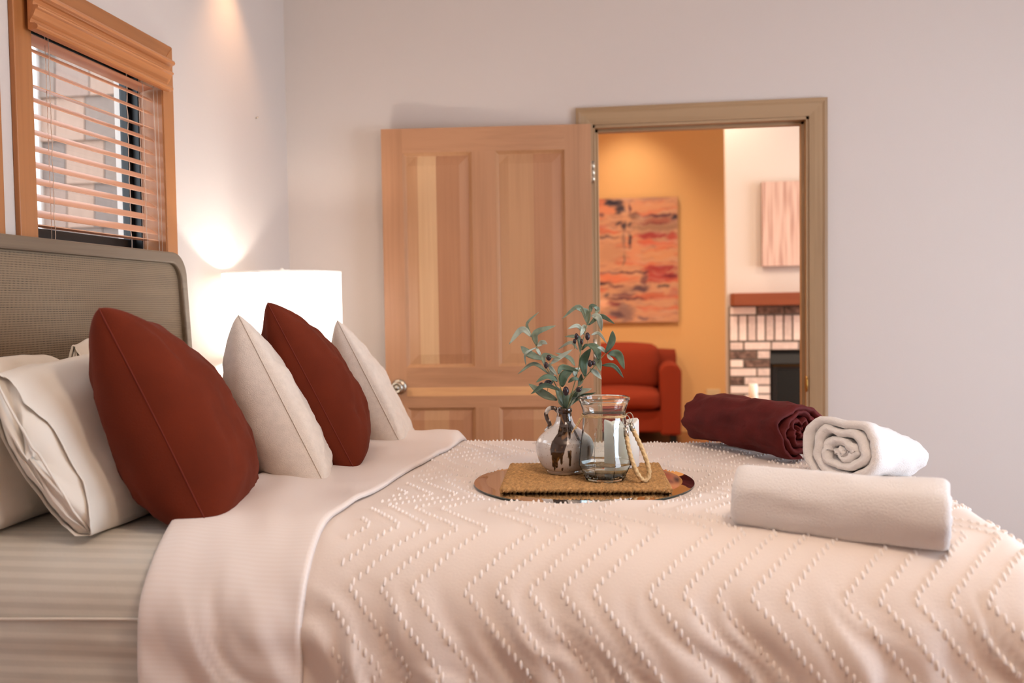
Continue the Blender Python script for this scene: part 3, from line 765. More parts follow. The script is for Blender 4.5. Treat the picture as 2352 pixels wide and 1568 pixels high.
def bedpillow(name, cen, vdir, Lv, Lu, half, y0, label, seed, hem=True, ang=0):
    """sleeping pillow in a white case; u runs along the bed width from y0, v up the lean, n to the front"""
    v = Vector(vdir).normalized(); u = Vector((math.sin(ang), math.cos(ang), 0)); u = (u-v*u.dot(v)).normalized()
    n = u.cross(v); n = n if n.x > 0 else -n
    O_ = Vector((cen[0], y0, cen[1]))
    root = thing(name, label, 'pillow', (cen[0], y0+Lu/2, .8), 'white bed pillows')
    NU, NV = 40, 56
    def sec(u_):   # thickness and height factor along the length
        e = max(0.0, 1-((max(u_, .0)-.5)/.52)**4) if u_ > .5 else 1.0
        near = .46 + .54*sm(0, .40, u_)
        hgt = (.93 + .07*sm(0, .2, u_)) * (.75+.25*e**.5)
        return half*near*e**.5, Lv/2*hgt
    def pt(u_, a, shrink=1.0, du=0):
        th, hv = sec(u_)
        c, s = math.cos(a), math.sin(a)
        cv = hv*shrink*math.copysign(abs(s)**.92, s); cn = th*shrink*math.copysign(abs(c)**1.15, c)
        if c > 0 and u_ > .1: cn *= 1.05
        k = (nz(u_*4+seed, s*2.2, c*2)*.014 + nz(u_*9+seed, s*6, c*4)*.006)*(.45+.55*sm(0, .3, u_)) + (1-sm(0,.3,u_))*.004*nz(u_*12, s*9+seed, c*6)
        P = O_ + u*(u_*Lu+du+.02*nz(s*1.5, c*1.5, seed)*(1-u_)) + v*(cv+k*.4) + n*(cn+k)
        if P.z < .800: P.z = .800 + (P.z-.800)*.05
        return P
    bm = gridm(lambda i, j: pt(i, j*2*PI), NU, NV, cv=True)
    # close the far end
    far = [x for x in bm.verts][-NV:]
    bm.faces.new(far)
    obj('pillowcase', bm, M_cotton, root, smooth=True)
    # open end: hem lip turning inwards and the stuffed end showing inside
    lip = [(1.0, 0), (1.004, -.004), (.998, -.008), (.988, -.008), (.980, -.005), (.970, -.002)]
    bm = gridm(lambda i, j: pt(0, j*2*PI, lip[int(round(i*5))][0], lip[int(round(i*5))][1]), 5, NV, cv=True)
    obj('hem', bm, M_cotton, root, smooth=True)
    def inner(i, j):
        a = j*2*PI; r = 1-i
        P = pt(0, a, .975*max(r, .001), -.002)
        return P + u*(-.034*(1-r*r) + .010*r**6) + n*(.003*nz(r*3*math.cos(a), r*5*math.sin(a), seed)) + u*(.003*nz(r*2*math.cos(a)+4, r*5*math.sin(a), seed))
    bm = gridm(inner, 16, NV, cv=True)
    obj('inner_flap', bm, M_cotton, root, smooth=True)
    fl = [inner(1-abs(q), .25 if q > 0 else .75) + n*(.020*(1-q*q)) - u*.004 for q in [-.97+1.94*i/30 for i in range(31)]]
    obj('flap_edge', tube(fl, .0026, 6), M_cotton, root, smooth=True)
    fl = [inner(1-abs(q), .25 if q > 0 else .75) - n*(.016*(1-q*q)) - u*.003 for q in [-.97+1.94*i/30 for i in range(31)]]
    obj('flap_edge', tube(fl, .0024, 6), M_cotton, root, smooth=True)
    return root
bedpillow('bed_pillow', (-1.228, .965), (-.52, 0, .855), .43, .62, .115, 1.745, 'white cotton bed pillow in front, its open case end facing the camera', 2.0)
bedpillow('bed_pillow', (-1.385, .975), (-.10, 0, .995), .38, .44, .060, 1.66, 'white cotton bed pillow half hidden behind the front pillow at the frame edge', 5.0)
bedpillow('bed_pillow', (-1.356, 1.00), (-.20, 0, .980), .40, .34, .062, 2.11, 'white cotton bed pillow peeking out behind the nearest rust cushion', 9.0)

# ------------------------------------------------------------------ nightstand and lamp
ns = thing('nightstand', 'grey-washed wooden nightstand behind the cushions, carrying the white lamp', 'nightstand', (-1.29, 3.33, 0))
obj('top', bx(-1.53, -1.06, 3.08, 3.58, .64, .665), M_night, ns, bevel=.003)
obj('body', bx(-1.52, -1.08, 3.10, 3.56, .22, .64), M_night, ns)
for z in (.25, .45):
    dr = obj('drawer_front', bx(-1.08, -1.064, 3.12, 3.54, z, z+.17), M_night, ns, bevel=.003)
    obj('pull', lathe([(0,0),(.008,0),(.006,.012),(.012,.02),(0,.024)], 12, (-1.052, 3.33, z+.085)), M_brass, dr)
for x in (-1.50, -1.10):
    for y in (3.12, 3.54): obj('leg', bx(x-.018, x+.018, y-.018, y+.018, 0, .22), M_night, ns)
LX, LY, LR, LZ1, LZ0 = -1.311, 3.30, .219, 1.402, 1.075
lamp = thing('table_lamp', 'lit table lamp with a large white drum shade in the corner', 'lamp', (LX, LY, .665))
bm = lathe([(0,0),(.085,0),(.085,.012),(.03,.03),(.05,.07),(.09,.14),(.098,.20),(.085,.27),(.045,.34),(.022,.38),(.018,.42),(0,.42)], 40, (LX, LY, .665))
obj('base', bm, M_linenbase, lamp)
sh = obj('shade', lathe([(LR, LZ0-LZ0), (LR, LZ1-LZ0)], 72, (LX, LY, LZ0)), M_shade, lamp)
M_rim = mat('shade_rim_tape', (232,222,214), .8)
for z0, z1 in ((LZ1-.007, LZ1), (LZ0, LZ0+.007)):
    obj('shade_rim', lathe([(LR-.002, z0), (LR+.0015, z0), (LR+.0015, z1), (LR-.002, z1), (LR-.002, z0)], 72, (LX, LY, 0)), M_shade, sh)
for k in range(3):
    a = 2*PI*k/3+.5
    obj('spider_arm', tube([(LX, LY, LZ1-.012), (LX+LR*math.cos(a), LY+LR*math.sin(a), LZ1-.006)], .002, 6), M_steel, sh)
obj('finial', lathe([(0,0),(.005,0),(.004,.006),(.009,.012),(.010,.018),(.006,.024),(0,.026)], 16, (LX, LY, LZ1-.010)), M_linenbase, lamp)
obj('harp', tube(bez([(LX, LY-.01, 1.085), (LX, LY-.06, 1.18), (LX, LY-.05, 1.33), (LX, LY, 1.392), (LX, LY+.05, 1.33), (LX, LY+.06, 1.18), (LX, LY+.01, 1.085)], 30), .0018, 6), M_steel, lamp)
d = bpy.data.lights.new('bulb_light', 'POINT'); d.energy = 10; d.color = (1.0, .93, .86); d.shadow_soft_size = .032
o = bpy.data.objects.new('bulb_light', d); COL.objects.link(o); o.location = (LX, LY, 1.235); par(o, lamp); 

# ------------------------------------------------------------------ tray group on the bed
MZ = ZT-.0125
mir = thing('round_mirror', 'round mirror with slanted rim lying on the bedspread under the jute mat', 'mirror', (MIR[0], MIR[1], MZ))
Rm = MIR[2]
obj('mirror_face', lathe([(0,.006),(Rm-.030,.006)], 96, (MIR[0], MIR[1], MZ)), M_mirror, mir)
obj('bevel', lathe([(Rm-.030,.006),(Rm,.003)], 96, (MIR[0], MIR[1], MZ)), M_mirror, mir)
obj('edge', lathe([(Rm,.003),(Rm,0),(0,0)], 96, (MIR[0], MIR[1], MZ)), M_gedge, mir)
MATZ = MZ+.006
mc_ = Vector((-.127, 2.335)); ma = math.radians(3.5); mw, mh = .396, .345
def mp2(x, y, z): c, s = math.cos(ma), math.sin(ma); return Vector((mc_.x+x*c-y*s, mc_.y+x*s+y*c, z))
mat_ = thing('placemat', 'rectangular braided jute placemat on the round mirror', 'placemat', (mc_.x, mc_.y, MATZ))
bm = bmesh.new(); nr = 23
for k in range(nr):
    y = -mh/2 + mh*(k+.5)/nr
    rw = mw/2 + .003*nz(k*1.7, 3.3)
    pts = [mp2(-rw+2*rw*i/110, y + .0016*nz(i*.3, k*2.0), MATZ+.0070+.0012*nz(i*.2, k*1.1, 5)) for i in range(111)]
    tube(pts,   .0078, 10, bm, twist=(3, (30 if k % 2 else -30), .34))
fld = obj('woven_field', bm, M_jute, mat_); fld['kind'] = 'stuff'
ring = [mp2(-mw/2, -mh/2, MATZ+.006), mp2(mw/2, -mh/2, MATZ+.006)]
pts = [ring[0].lerp(ring[1], i/160) + Vector((0, -.004, .0015+.0006*math.sin(i*.9))) for i in range(161)]
obj('edge_braid', tube(pts, .0086, 12, twist=(2, 48, .45)), M_jute, mat_)
pts = [mp2(-mw/2-.002, -mh/2+mh*i/100, MATZ+.006) for i in range(101)]; obj('edge_braid', tube(pts, .0078, 10, twist=(2, 48, .45)), M_jute, mat_)
pts = [mp2(mw/2+.002, -mh/2+mh*i/100, MATZ+.006) for i in range(101)]; obj('edge_braid', tube(pts, .0078, 10, twist=(2, 48, .45)), M_jute, mat_)
TZ = MATZ+.0135

# ceramic vase with brown drip glaze
VC = (-.180, 2.358)
vs = 1.556e-4
prof = [(0,0),(270,0),(300,6),(306,40),(300,58),(322,66),(372,110),(408,160),(448,240),(474,330),(486,420),(484,480),(466,540),(436,590),(394,636),(346,676),(292,716),(240,750),(196,786),(166,824),(146,868),(132,920),(123,970),(119,1000),(126,1010),(132,1022),(134,1050),(130,1078),(120,1086),(108,1080),(104,1040),(104,900),(140,800),(0,760)]
vase = thing('ceramic_vase', 'round white ceramic jug vase with brown drip glaze holding olive sprigs', 'vase', (VC[0], VC[1], TZ))
pr2 = []
for i in range(len(prof)-1):
    for k in range(5):
        f = k/5; pr2.append(((prof[i][0]*(1-f)+prof[i+1][0]*f)*vs, (prof[i][1]*(1-f)+prof[i+1][1]*f)*vs))
pr2.append((0, prof[-1][1]*vs))
bm = lathe(pr2, 320, (VC[0], VC[1], TZ)); vb = obj('body', bm, M_glaze, vase)
# drip contour: list of (x on the face in zoom units from the axis, lowest height, half width, top)
front = math.atan2(-VC[1], -VC[0])
drips = [(-195,150,24,420),(-140,130,27,420),(-55,205,22,480),(-45,80,17,140),(85,165,19,330),(82,290,34,440),(-175,75,15,260),(82,610,22,940),(112,700,16,900),(-135,240,70,420)]
core = [(330,-135,60),(360,-135,104),(450,-118,124),(550,-95,130),(640,-55,104),(700,-30,86),(800,-14,70),(900,-8,64),(960,-6,66)]
def glaze(co):
    z = (co.z-TZ)/vs; r = math.hypot(co.x-VC[0], co.y-VC[1])/vs
    a = math.atan2(co.y-VC[1], co.x-VC[0]) - front
    a = (a+PI) % (2*PI) - PI
    q = a*max(r, 110)   # arc length round the body
    c = Vector((212, 205, 199))
    if nz(co.x*500, co.y*500, co.z*500) > .55: c = Vector((150,120,96))
    qn = q + 9*nz(z*.012, q*.01, 3); zn = z + 12*nz(q*.03, z*.004, 9)
    m = 0.0
    for x, lo, hw, hi in drips:
        if lo < zn < hi:
            ww = hw*math.sqrt(min(1, (zn-lo)/(hw*1.2)))*(.8+.35*min(1, (zn-lo)/260))
            m = max(m, 1-sm(ww-5, ww+5, abs(qn-x)))
    for (z0, x0, w0), (z1, x1, w1) in zip(core, core[1:]):
        if z0 <= zn <= z1:
            f = (zn-z0)/(z1-z0); m = max(m, 1-sm(-6, 6, abs(qn-x0-(x1-x0)*f) - w0-(w1-w0)*f))
    if z > 950: m = max(m, 1-sm(.34, .42, abs(nz(a*1.5, 2, 1))))
    if q > 0: m = max(m, (1-sm(18, 30, abs(q - (150+(760-z)*.62) + 14*nz(z*.02, 1, 1))))*sm(520, 560, z)*(1-sm(790, 830, z)))
    b = Vector((50, 29, 13)).lerp(Vector((112, 74, 30)), sm(.15, .5, nz(q*.014, z*.010, 1)))
    c = c.lerp(b, m)
    if z < 62: c = Vector((176, 150, 122))
    return c
paint(vb.data, glaze)
# handle on the left
hp = bez([(-.016,0,.158),(-.026,0,.167),(-.040,0,.166),(-.048,0,.154),(-.046,0,.140),(-.040,0,.128),(-.040,0,.118),(-.050,0,.106)], 28)
hd = obj('handle', tube([(VC[0]+p.x, VC[1]+.006+p.y, TZ+p.z) for p in hp], .0056, 10), M_glaze, vase)
paint(hd.data, lambda co: (58,36,18) if nz(co.x*60, co.z*60, 2) > -.1 else (206,198,190))

# olive sprigs: coordinates in millimetre-like units traced from the plant itself (x right, z up), own depth for every leaf
k_ = .1594*2.43/2091
def pl(x, y, dep=0.0): return Vector((VC[0] + (x-856)*k_, VC[1] + dep, TZ+.166 + (1520-y)*k_))
ol = thing('olive_sprigs', 'artificial olive sprigs with dark olives standing in the ceramic vase', 'plant', (VC[0], VC[1], TZ+.01))
stems = [[(850,1900,0),(845,1530,0),(770,1260,.005),(650,1020,.01),(550,800,.005),(470,620,-.005),(395,430,-.01)],
         [(862,1900,0),(885,1530,0),(980,1250,0),(1060,950,.01),(1090,740,.012),(1170,400,.012),(1240,150,.015)],
         [(870,1900,.003),(905,1510,.002),(1010,1265,-.01),(1170,1060,-.022),(1340,860,-.03),(1450,730,-.034)],
         [(856,1900,-.003),(862,1510,-.004),(825,1250,-.02),(770,1020,-.03),(690,880,-.034)]]
for s in stems:
    p = bez([pl(*q) for q in s], 30); n = len(p)
    obj('stem', tube(p, [.0018-.0009*i/(n-1) for i in range(n)], 7), M_stem, ol)
leaves = [((395,440),(360,310),(525,155),40,0),((415,500),(280,400),(95,605),76,2),((480,625),(480,450),(755,350),84,0),((490,640),(560,590),(650,600),66,2),((555,825),(370,740),(240,640),92,0),
 ((470,655),(330,740),(310,920),30,2),((640,1030),(430,890),(195,1035),56,0),((535,770),(500,700),(470,650),46,2),((775,1110),(640,1050),(490,1125),80,1),((800,1250),(600,1180),(400,1300),60,1),
 ((755,1400),(560,1310),(350,1170),100,0),((610,910),(600,760),(830,800),60,0),((690,880),(800,800),(985,685),70,2),((1010,920),(930,810),(740,730),58,0),((770,1030),(690,930),(680,850),50,2),
 ((840,1200),(870,1050),(1010,940),110,3),((790,1020),(850,930),(1080,990),72,1),((920,1150),(1000,1095),(1090,1130),50,1),((1160,1060),(1140,850),(1250,660),112,3),((1360,830),(1320,670),(1190,610),100,1),
 ((1450,730),(1540,570),(1550,420),100,1),((1480,740),(1620,760),(1705,945),100,1),((1440,720),(1400,670),(1340,645),46,2),((1470,750),(1510,800),(1555,825),40,2),((1400,900),(1560,910),(1690,1080),54,1),
 ((1270,890),(1340,860),(1385,970),90,0),((1230,950),(1310,1010),(1390,1090),78,2),((1200,350),(1190,180),(1030,110),78,0),((1190,330),(1080,90),(835,260),50,0),((1190,370),(1140,390),(1100,500),66,2),
 ((1140,480),(1060,360),(920,395),50,2),((1210,350),(1380,230),(1575,335),60,1),((1250,220),(1350,250),(1390,440),80,2),((1240,170),(1250,90),(1330,80),56,1),((1280,100),(1330,130),(1310,200),60,0),
 ((1240,490),(1350,470),(1465,610),40,2),((1090,740),(1060,530),(865,510),60,0),((1050,690),(960,590),(770,690),40,2),((1110,700),(1180,630),(1260,670),50,3),((860,1500),(830,1380),(740,1190),130,0),
 ((880,1510),(885,1350),(860,1230),80,1),((920,1500),(1000,1330),(1250,1230),110,2),((930,1480),(1050,1370),(1305,1285),58,3),((1060,1200),(1100,1110),(1120,1010),60,1),((945,1350),(1040,1310),(1110,1210),60,3),
 ((1030,1080),(1010,1000),(1075,960),60,2),((700,1150),(690,1000),(720,960),56,2),((760,1140),(720,1080),(700,1160),50,1)]
rl = random.Random(11)
def sdep(x, y):   # depth of the nearest stem point
    best = (1e9, 0)
    for s in stems:
        for q in s:
            dd = (q[0]-x)**2+(q[1]-y)**2
            if dd < best[0]: best = (dd, q[2])
    return best[1]
for (b0, m0, t0, wd, mi) in leaves:
    dd = sdep(*b0); dm = dd + rl.uniform(-.012, .012); dt = dd + rl.uniform(-.035, .03)
    C = bez([pl(*b0, dd), pl(*m0, dm), pl(*t0, dt)], 12); n = len(C)
    side_view = Vector((0, -1, .35)).normalized()
    bm = bmesh.new(); rows = []
    rollv = rl.uniform(-.5, .5)
    for i, p in enumerate(C):
        tt = (C[min(i+1, n-1)]-C[max(i-1, 0)]).normalized()
        sd = tt.cross(side_view); sd = sd.normalized() if sd.length > .05 else Vector((1,0,0))
        nn_ = sd.cross(tt).normalized(); sd2 = sd*math.cos(rollv) + nn_*math.sin(rollv)
        q = i/(n-1); hw = wd*k_*.58*max(.04, math.sin(PI*min(1, q*.96+.04))**.75)
        rows.append([bm.verts.new(p + sd2*(hw*x) + nn_*(abs(x)*hw*.28)) for x in (-1, -.5, 0, .5, 1)])
    for i in range(n-1):
        for k in range(4): bm.faces.new((rows[i][k], rows[i][k+1], rows[i+1][k+1], rows[i+1][k])).smooth = True
    lf = obj('leaf', bm, M_leaf[mi], ol)
    so = lf.modifiers.new('thick', 'SOLIDIFY'); so.thickness = .0006
for (x, y, rx, ry) in ((1195,505,34,56),(1040,505,30,46),(1012,572,24,34),(1110,578,24,40),(670,785,36,42),(630,890,30,46),(1235,870,34,50),(1280,862,30,34),(635,1155,58,44),(540,1182,40,36),(895,1255,44,66),(1070,1240,40,36)):
    c = pl(x, y, sdep(x, y)-.010); bm = bmesh.new(); bmesh.ops.create_uvsphere(bm, u_segments=16, v_segments=10, radius=1)
    bmesh.ops.scale(bm, vec=(rx*k_, min(rx, ry)*k_, ry*k_), verts=bm.verts); bmesh.ops.translate(bm, vec=c, verts=bm.verts)
    fr = obj('olive', bm, M_olive, ol, smooth=True)
    obj('fruit_stalk', tube([c-Vector((0,0,ry*k_*.9)), c+Vector((rl.uniform(-.004,.004), .006, -ry*k_*.9-.014))], .0007, 5), M_stem, fr)

# faceted glass jar with rope handle
JC = (-.0735, 2.265)
jar = thing('glass_jar', 'clear faceted glass jar with flared rim and twine round its neck', 'jar', (JC[0], JC[1], TZ))
Jrot = math.atan2(-JC[1], -JC[0])
def facet(a, z):
    k = sm(.150, .128, z)          # octagon below, round towards the neck
    q = (a + PI/8) % (PI/4) - PI/8
    return 1 - k + k*(.12 + .88*1.035*math.cos(PI/8)/math.cos(q))
outp = [(0,.0),(.044,0),(.0475,.0015),(.0490,.004),(.0655,.0385),(.0672,.041),(.0668,.0445),(.062,.090),(.0565,.130),(.0535,.152),(.0525,.160),(.0525,.166),(.0545,.176),(.059,.190),(.0625,.197),(.0645,.201),(.0640,.205),(.0610,.2065)]
inp = [(.0585,.204),(.0570,.194),(.0520,.178),(.0492,.166),(.0492,.160),(.0502,.152),(.0532,.130),(.0586,.090),(.0630,.046),(.0622,.039),(.0470,.010),(.0420,.007),(.02,.009),(0,.0095)]
def dens(p):
    o_ = []
    for i in range(len(p)-1):
        for k in range(2): f = k/2; o_.append((p[i][0]*(1-f)+p[i+1][0]*f, p[i][1]*(1-f)+p[i+1][1]*f))
    return o_+[p[-1]]
bm = lathe(dens(outp+inp), 96, (JC[0], JC[1], TZ), rot=Jrot, fn=facet)
gb = obj('glass_body', bm, M_jar, jar); gb.data.set_sharp_from_angle(angle=math.radians(33))
for z, rr in ((.160, .0540), (.1635, .0546)):
    pts = [(JC[0]+rr*math.cos(a), JC[1]+rr*math.sin(a), TZ+z+.0012*math.sin(3*a)) for a in (2*PI*i/90 for i in range(91))]
    obj('neck_twine', tube(pts, .0017, 7, twist=(2, 150, .4), caps=False), M_rope, jar)
tail = bez([(JC[0]-.053, JC[1]-.012, TZ+.163), (JC[0]-.057, JC[1]-.014, TZ+.158), (JC[0]-.070, JC[1]-.02, TZ+.135), (JC[0]-.080, JC[1]-.024, TZ+.118)], 24)
obj('twine_tail', tube(tail, .0019, 7, twist=(2, 150, .4)), M_rope, jar)
obj('twine_tail', tube([p+Vector((.004, -.002, .001)) for p in tail[:20]], .0017, 7, twist=(2, 150, .4)), M_rope, jar)
jk = .153*2.31/2091
def jp(x, y, d): return Vector((JC[0]+(x-530)*jk, JC[1]+d, TZ+(1400-y)*jk))
path = bez([jp(852,700,-.030), jp(875,860,-.034), jp(930,1080,-.038), jp(1010,1270,-.040), jp(1095,1368,-.036), jp(1165,1320,-.028), jp(1168,1200,-.024), jp(1110,1010,-.020), jp(1020,800,-.016), jp(940,640,-.012)], 110)
rope = obj('rope_handle', tube(path, .0064, 12, twist=(3, 26, .34)), M_rope, jar)
for a, b in ((jp(852,735,-.030), jp(842,605,-.029)), (jp(945,665,-.012), jp(915,560,-.010))):
    obj('ferrule', tube([a, b], .0062, 14), M_steel, jar)
for c, ax in ((jp(845,500,-.026), 0), (jp(895,480,-.012), 1)):
    pts = [c + Vector((.0095*math.cos(t), .004*math.sin(t)*ax, .0125*math.sin(t))) for t in (2*PI*i/28 for i in range(29))]
    obj('hook_ring', tube(pts, .0011, 6, caps=False), M_steel, jar)

# pillar candle behind the jar
can = thing('pillar_candle', 'white pillar candle standing behind the glass jar', 'candle', (-.036, 2.46, TZ))
def cr(a, z): return 1 + .01*math.sin(3*a)*z/.12
bm = lathe([(0,0),(.046,0),(.047,.002),(.047,.060),(.047,.112),(.0465,.118),(.044,.122),(.041,.120),(.036,.108),(.02,.103),(0,.102)], 48, (-.034, 2.46, TZ), fn=cr)
for v in bm.verts:
    if v.co.z > TZ+.09: v.co.z += .006*math.sin(math.atan2(v.co.y-2.46, v.co.x+.034)*2+1.0)
obj('wax_body', bm, M_wax, can)
obj('wick', tube([(-.034,2.46,TZ+.10),(-.033,2.46,TZ+.116)], .0012, 6), M_fire, can)

# ------------------------------------------------------------------ rolled blanket and towels
def roll(name, label, cat, A, Bp, r0, r1, turns, thick, m, flat=(1,1), seed=0, taper=1.0, noise_a=.006, start=0.0, drop=0, loose=0, fold=0):
    """rolled cloth: spiral band swept from end A to end Bp (points are the axis at the two ends)"""
    A, Bp = Vector(A), Vector(Bp); ax = (Bp-A); L = ax.length; ax.normalize()
    sd = Vector((ax.y, -ax.x, 0)).normalized(); up = sd.cross(ax)
    if up.z < 0: up = -up; sd = -sd
    NT = int(turns*40); NS = 26
    root = thing(name, label, cat, (A+Bp)/2 - Vector((0,0,r1)), 'rolled towels' if cat == 'towel' else None)
    def rad(q): return r0 + (r1-r0)*q
    def pt(q, s, inner):
        th = start + q*turns*2*PI
        e = min(s, 1-s)*L
        rd = rad(q) - (thick if inner else 0)
        # soft rounded lip at both ends
        lip = max(0, 1-e/.014)
        rd += (thick*.38*lip*lip) * (1 if inner else -1)
        wob = noise_a*(nz(math.cos(th)*1.8+seed, math.sin(th)*1.8, s*3+q*2) + .5*nz(math.cos(th)*4+seed, math.sin(th)*4, s*9+q*5))
        wob += loose*nz(th*.9+seed, q*6, 1.0)*(1-.6*q)*(1-.5*min(1, e/.05))
        rd = max(.001, rd*(1-(1-taper)*s) + wob)
        x = rd*math.cos(th)*flat[0]; z = rd*math.sin(th)*flat[1]
        if fold: z -= fold*math.exp(-(x/(.35*r1))**2)*(1 if z > 0 else 0)*(.5+.5*math.cos(s*2))
        # rest flat on the bed
        zb = -r1*flat[1]*.86
        if z < zb: z = zb + (z-zb)*.15
        endj = .006*nz(th*.6+seed, q*3, 7.0)*(1 if s < .5 else -1)*max(0, 1-e/.05)
        return A + ax*(s*L + endj) + sd*x + up*z + Vector((0,0,-drop*s*s))
    bm = bmesh.new()
    so_ = [0, .004, .012, .03] + [.03+.94*i/(NS-6) for i in range(1, NS-6)] + [.97, .988, .996, 1]
    Og = [[bm.verts.new(pt(i/NT, s, False)) for s in so_] for i in range(NT+1)]
    Ig = [[bm.verts.new(pt(i/NT, s, True)) for s in so_] for i in range(NT+1)]
    ns_ = len(so_)
    for i in range(NT):
        for j in range(ns_-1):
            bm.faces.new((Og[i][j], Og[i+1][j], Og[i+1][j+1], Og[i][j+1])); bm.faces.new((Ig[i][j+1], Ig[i+1][j+1], Ig[i+1][j], Ig[i][j]))
        for j in (0, ns_-1): bm.faces.new((Og[i][j], Og[i+1][j], Ig[i+1][j], Ig[i][j]))
    for i in (0, NT):
        for j in range(ns_-1): bm.faces.new((Og[i][j], Og[i][j+1], Ig[i][j+1], Ig[i][j]))
    obj('rolled_cloth', bm, m, root, smooth=True)
    return root
roll('rolled_throw', 'burgundy plush throw rolled up behind the white towels', 'blanket', (.455, 2.56, .908), (.215, 2.93, .908), .014, .088, 3.6, .0195, M_burg, (1.08, .98), 3, .93, .016, start=-PI*1.7)
roll('rolled_towel', 'white terry towel roll behind, its spiral end facing the camera', 'towel', (.495, 2.27, .905), (.700, 2.46, .885), .012, .118, 3.8, .0262, M_towel, (1.08, .84), 8, .60, .009, start=-PI*2.1, drop=.03, loose=.016, fold=.016)
roll('rolled_towel', 'white terry towel roll lying nearest the camera across the bed', 'towel', (.580, 1.765, .866), (.205, 1.880, .875), .014, .073, 2.6, .0214, M_towel, (1.05, 1.0), 12, .96, .005, start=-PI*1.75, loose=.006)

# ------------------------------------------------------------------ living room seen through the doorway
LYW = 9.0
struct(obj('wall_living_back', bx(-1.83, 4.2, LYW, LYW+.12, 0, 4.0), M_orange))
struct(obj('wall_living_left', bx(-1.83, -1.71, 4.12, LYW, 0, 4.0), M_orange))
struct(obj('wall_living_upper', bx(-1.83, 4.2, 4.0, 4.12, ZC, 4.0), M_white2)); struct(obj('wall_living_side', bx(XR+.12, 4.2, 4.0, 4.12, 0, ZC), M_white2))
wall_holes_x('wall_living_right', 4.0, 4.12, 4.12, LYW, 0, 4.0, [(5.3, 7.9, .5, 2.8)], M_white2)
struct(obj('ceiling_living', bx(-1.83, 4.2, 4.0, LYW+.12, 4.0, 4.08), M_ceil))
FY, FX = 7.2, .722
chim = obj('wall_chimney', bx(FX, 4.0, FY+.02, FY+.16, 0, 4.0), M_white2); struct(chim, 'white chimney wall above the brick fireplace')

fp = thing('fireplace', 'whitewashed brick fireplace surround with wooden mantel in the next room', 'fireplace', (1.4, FY, 0))
obj('mortar_bed', bx(.732, 1.028, FY-.092, FY+.02, 0, 1.228), M_mortar, fp)
obj('mortar_bed', bx(1.028, 1.92, FY-.092, FY+.02, .892, 1.228), M_mortar, fp)
obj('mortar_bed', bx(1.92, 2.22, FY-.092, FY+.02, 0, 1.228), M_mortar, fp)
rb = random.Random(21)
def brick(x0, x1, z0, z1, pale=False):
    j = rb.uniform(-.002, .002)
    bm = bx(x0, x1, FY-.100+j, FY-.085, z0, z1)
    obj('brick', bm, rb.choice((M_brick[0], M_brick[1], M_brick[3]) if pale else (M_brick[0], M_brick[0], M_brick[1], M_brick[1], M_brick[2], M_brick[3], M_brick[3], M_brick[4])), fp)
J = .0135; BH = .0535; BP = .0667
# top stretcher course
x = .735
for k in range(8): brick(x, min(x+.189, 2.22), 1.168, 1.222); x += .203
k = 0; x = .735
while x < 2.2: brick(x, x+.0535, .968, 1.154, rb.random() < .88); x += .0667
def course(z, x0, x1, half):
    x = x0; first = True
    while x < x1-.02:
        ln = .0925 if (half and first) else .190
        b = min(x+ln, x1); brick(x, b, z, z+BH); x += ln+J; first = False
course(.899, .735, 2.22, True)
z = .899-BP; h_ = False
while z > -.02:
    course(max(z, .002), .735, 1.026, h_); course(max(z, .002), 1.925, 2.22, h_); z -= BP; h_ = not h_
obj('mantel', bx(.745, 2.26, FY-.22, FY+.02, 1.232, 1.328), M_mantel, fp, bevel=.006)
fb = obj('firebox', bx(1.028, 1.92, FY-.06, FY+.015, 0, .892), M_fire, fp)
obj('hood', prism([(FY-.06, .892), (FY-.105, .79), (FY-.06, .79)], 'x', 1.028, 1.92), M_fire, fp)
obj('door_frame', bx(1.05, 1.90, FY-.075, FY-.06, .765, .782), mat('dark_brass', (70,54,34), .4, metal=1), fp)
for x0, x1 in ((1.05, 1.47), (1.48, 1.90)):
    gd = obj('glass_door', bx(x0+.03, x1-.03, FY-.068, FY-.062, .12, .74), M_fglass, fp)
    for a in ((x0, x0+.03, .08, .76), (x1-.03, x1, .08, .76)): obj('door_stile', bx(a[0], a[1], FY-.074, FY-.06, a[2], a[3]), M_fire, gd)
obj('hearth', bx(.70, 2.3, FY-.50, FY-.085, 0, .06), M_mortar, fp, bevel=.005)
can2 = thing('hearth_candle', 'tall pale candle in front of the fireplace bricks', 'candle', (.905, FY-.2, .06))
obj('stand', lathe([(0,0),(.06,0),(.06,.01),(.015,.03),(.012,.36),(.04,.38),(.04,.39),(0,.39)], 24, (.89, FY-.2, .06)), M_fire, can2)
obj('wax_body', lathe([(0,0),(.033,0),(.033,.19),(.028,.195),(0,.188)], 24, (.89, FY-.2, .45)), M_wax, can2)

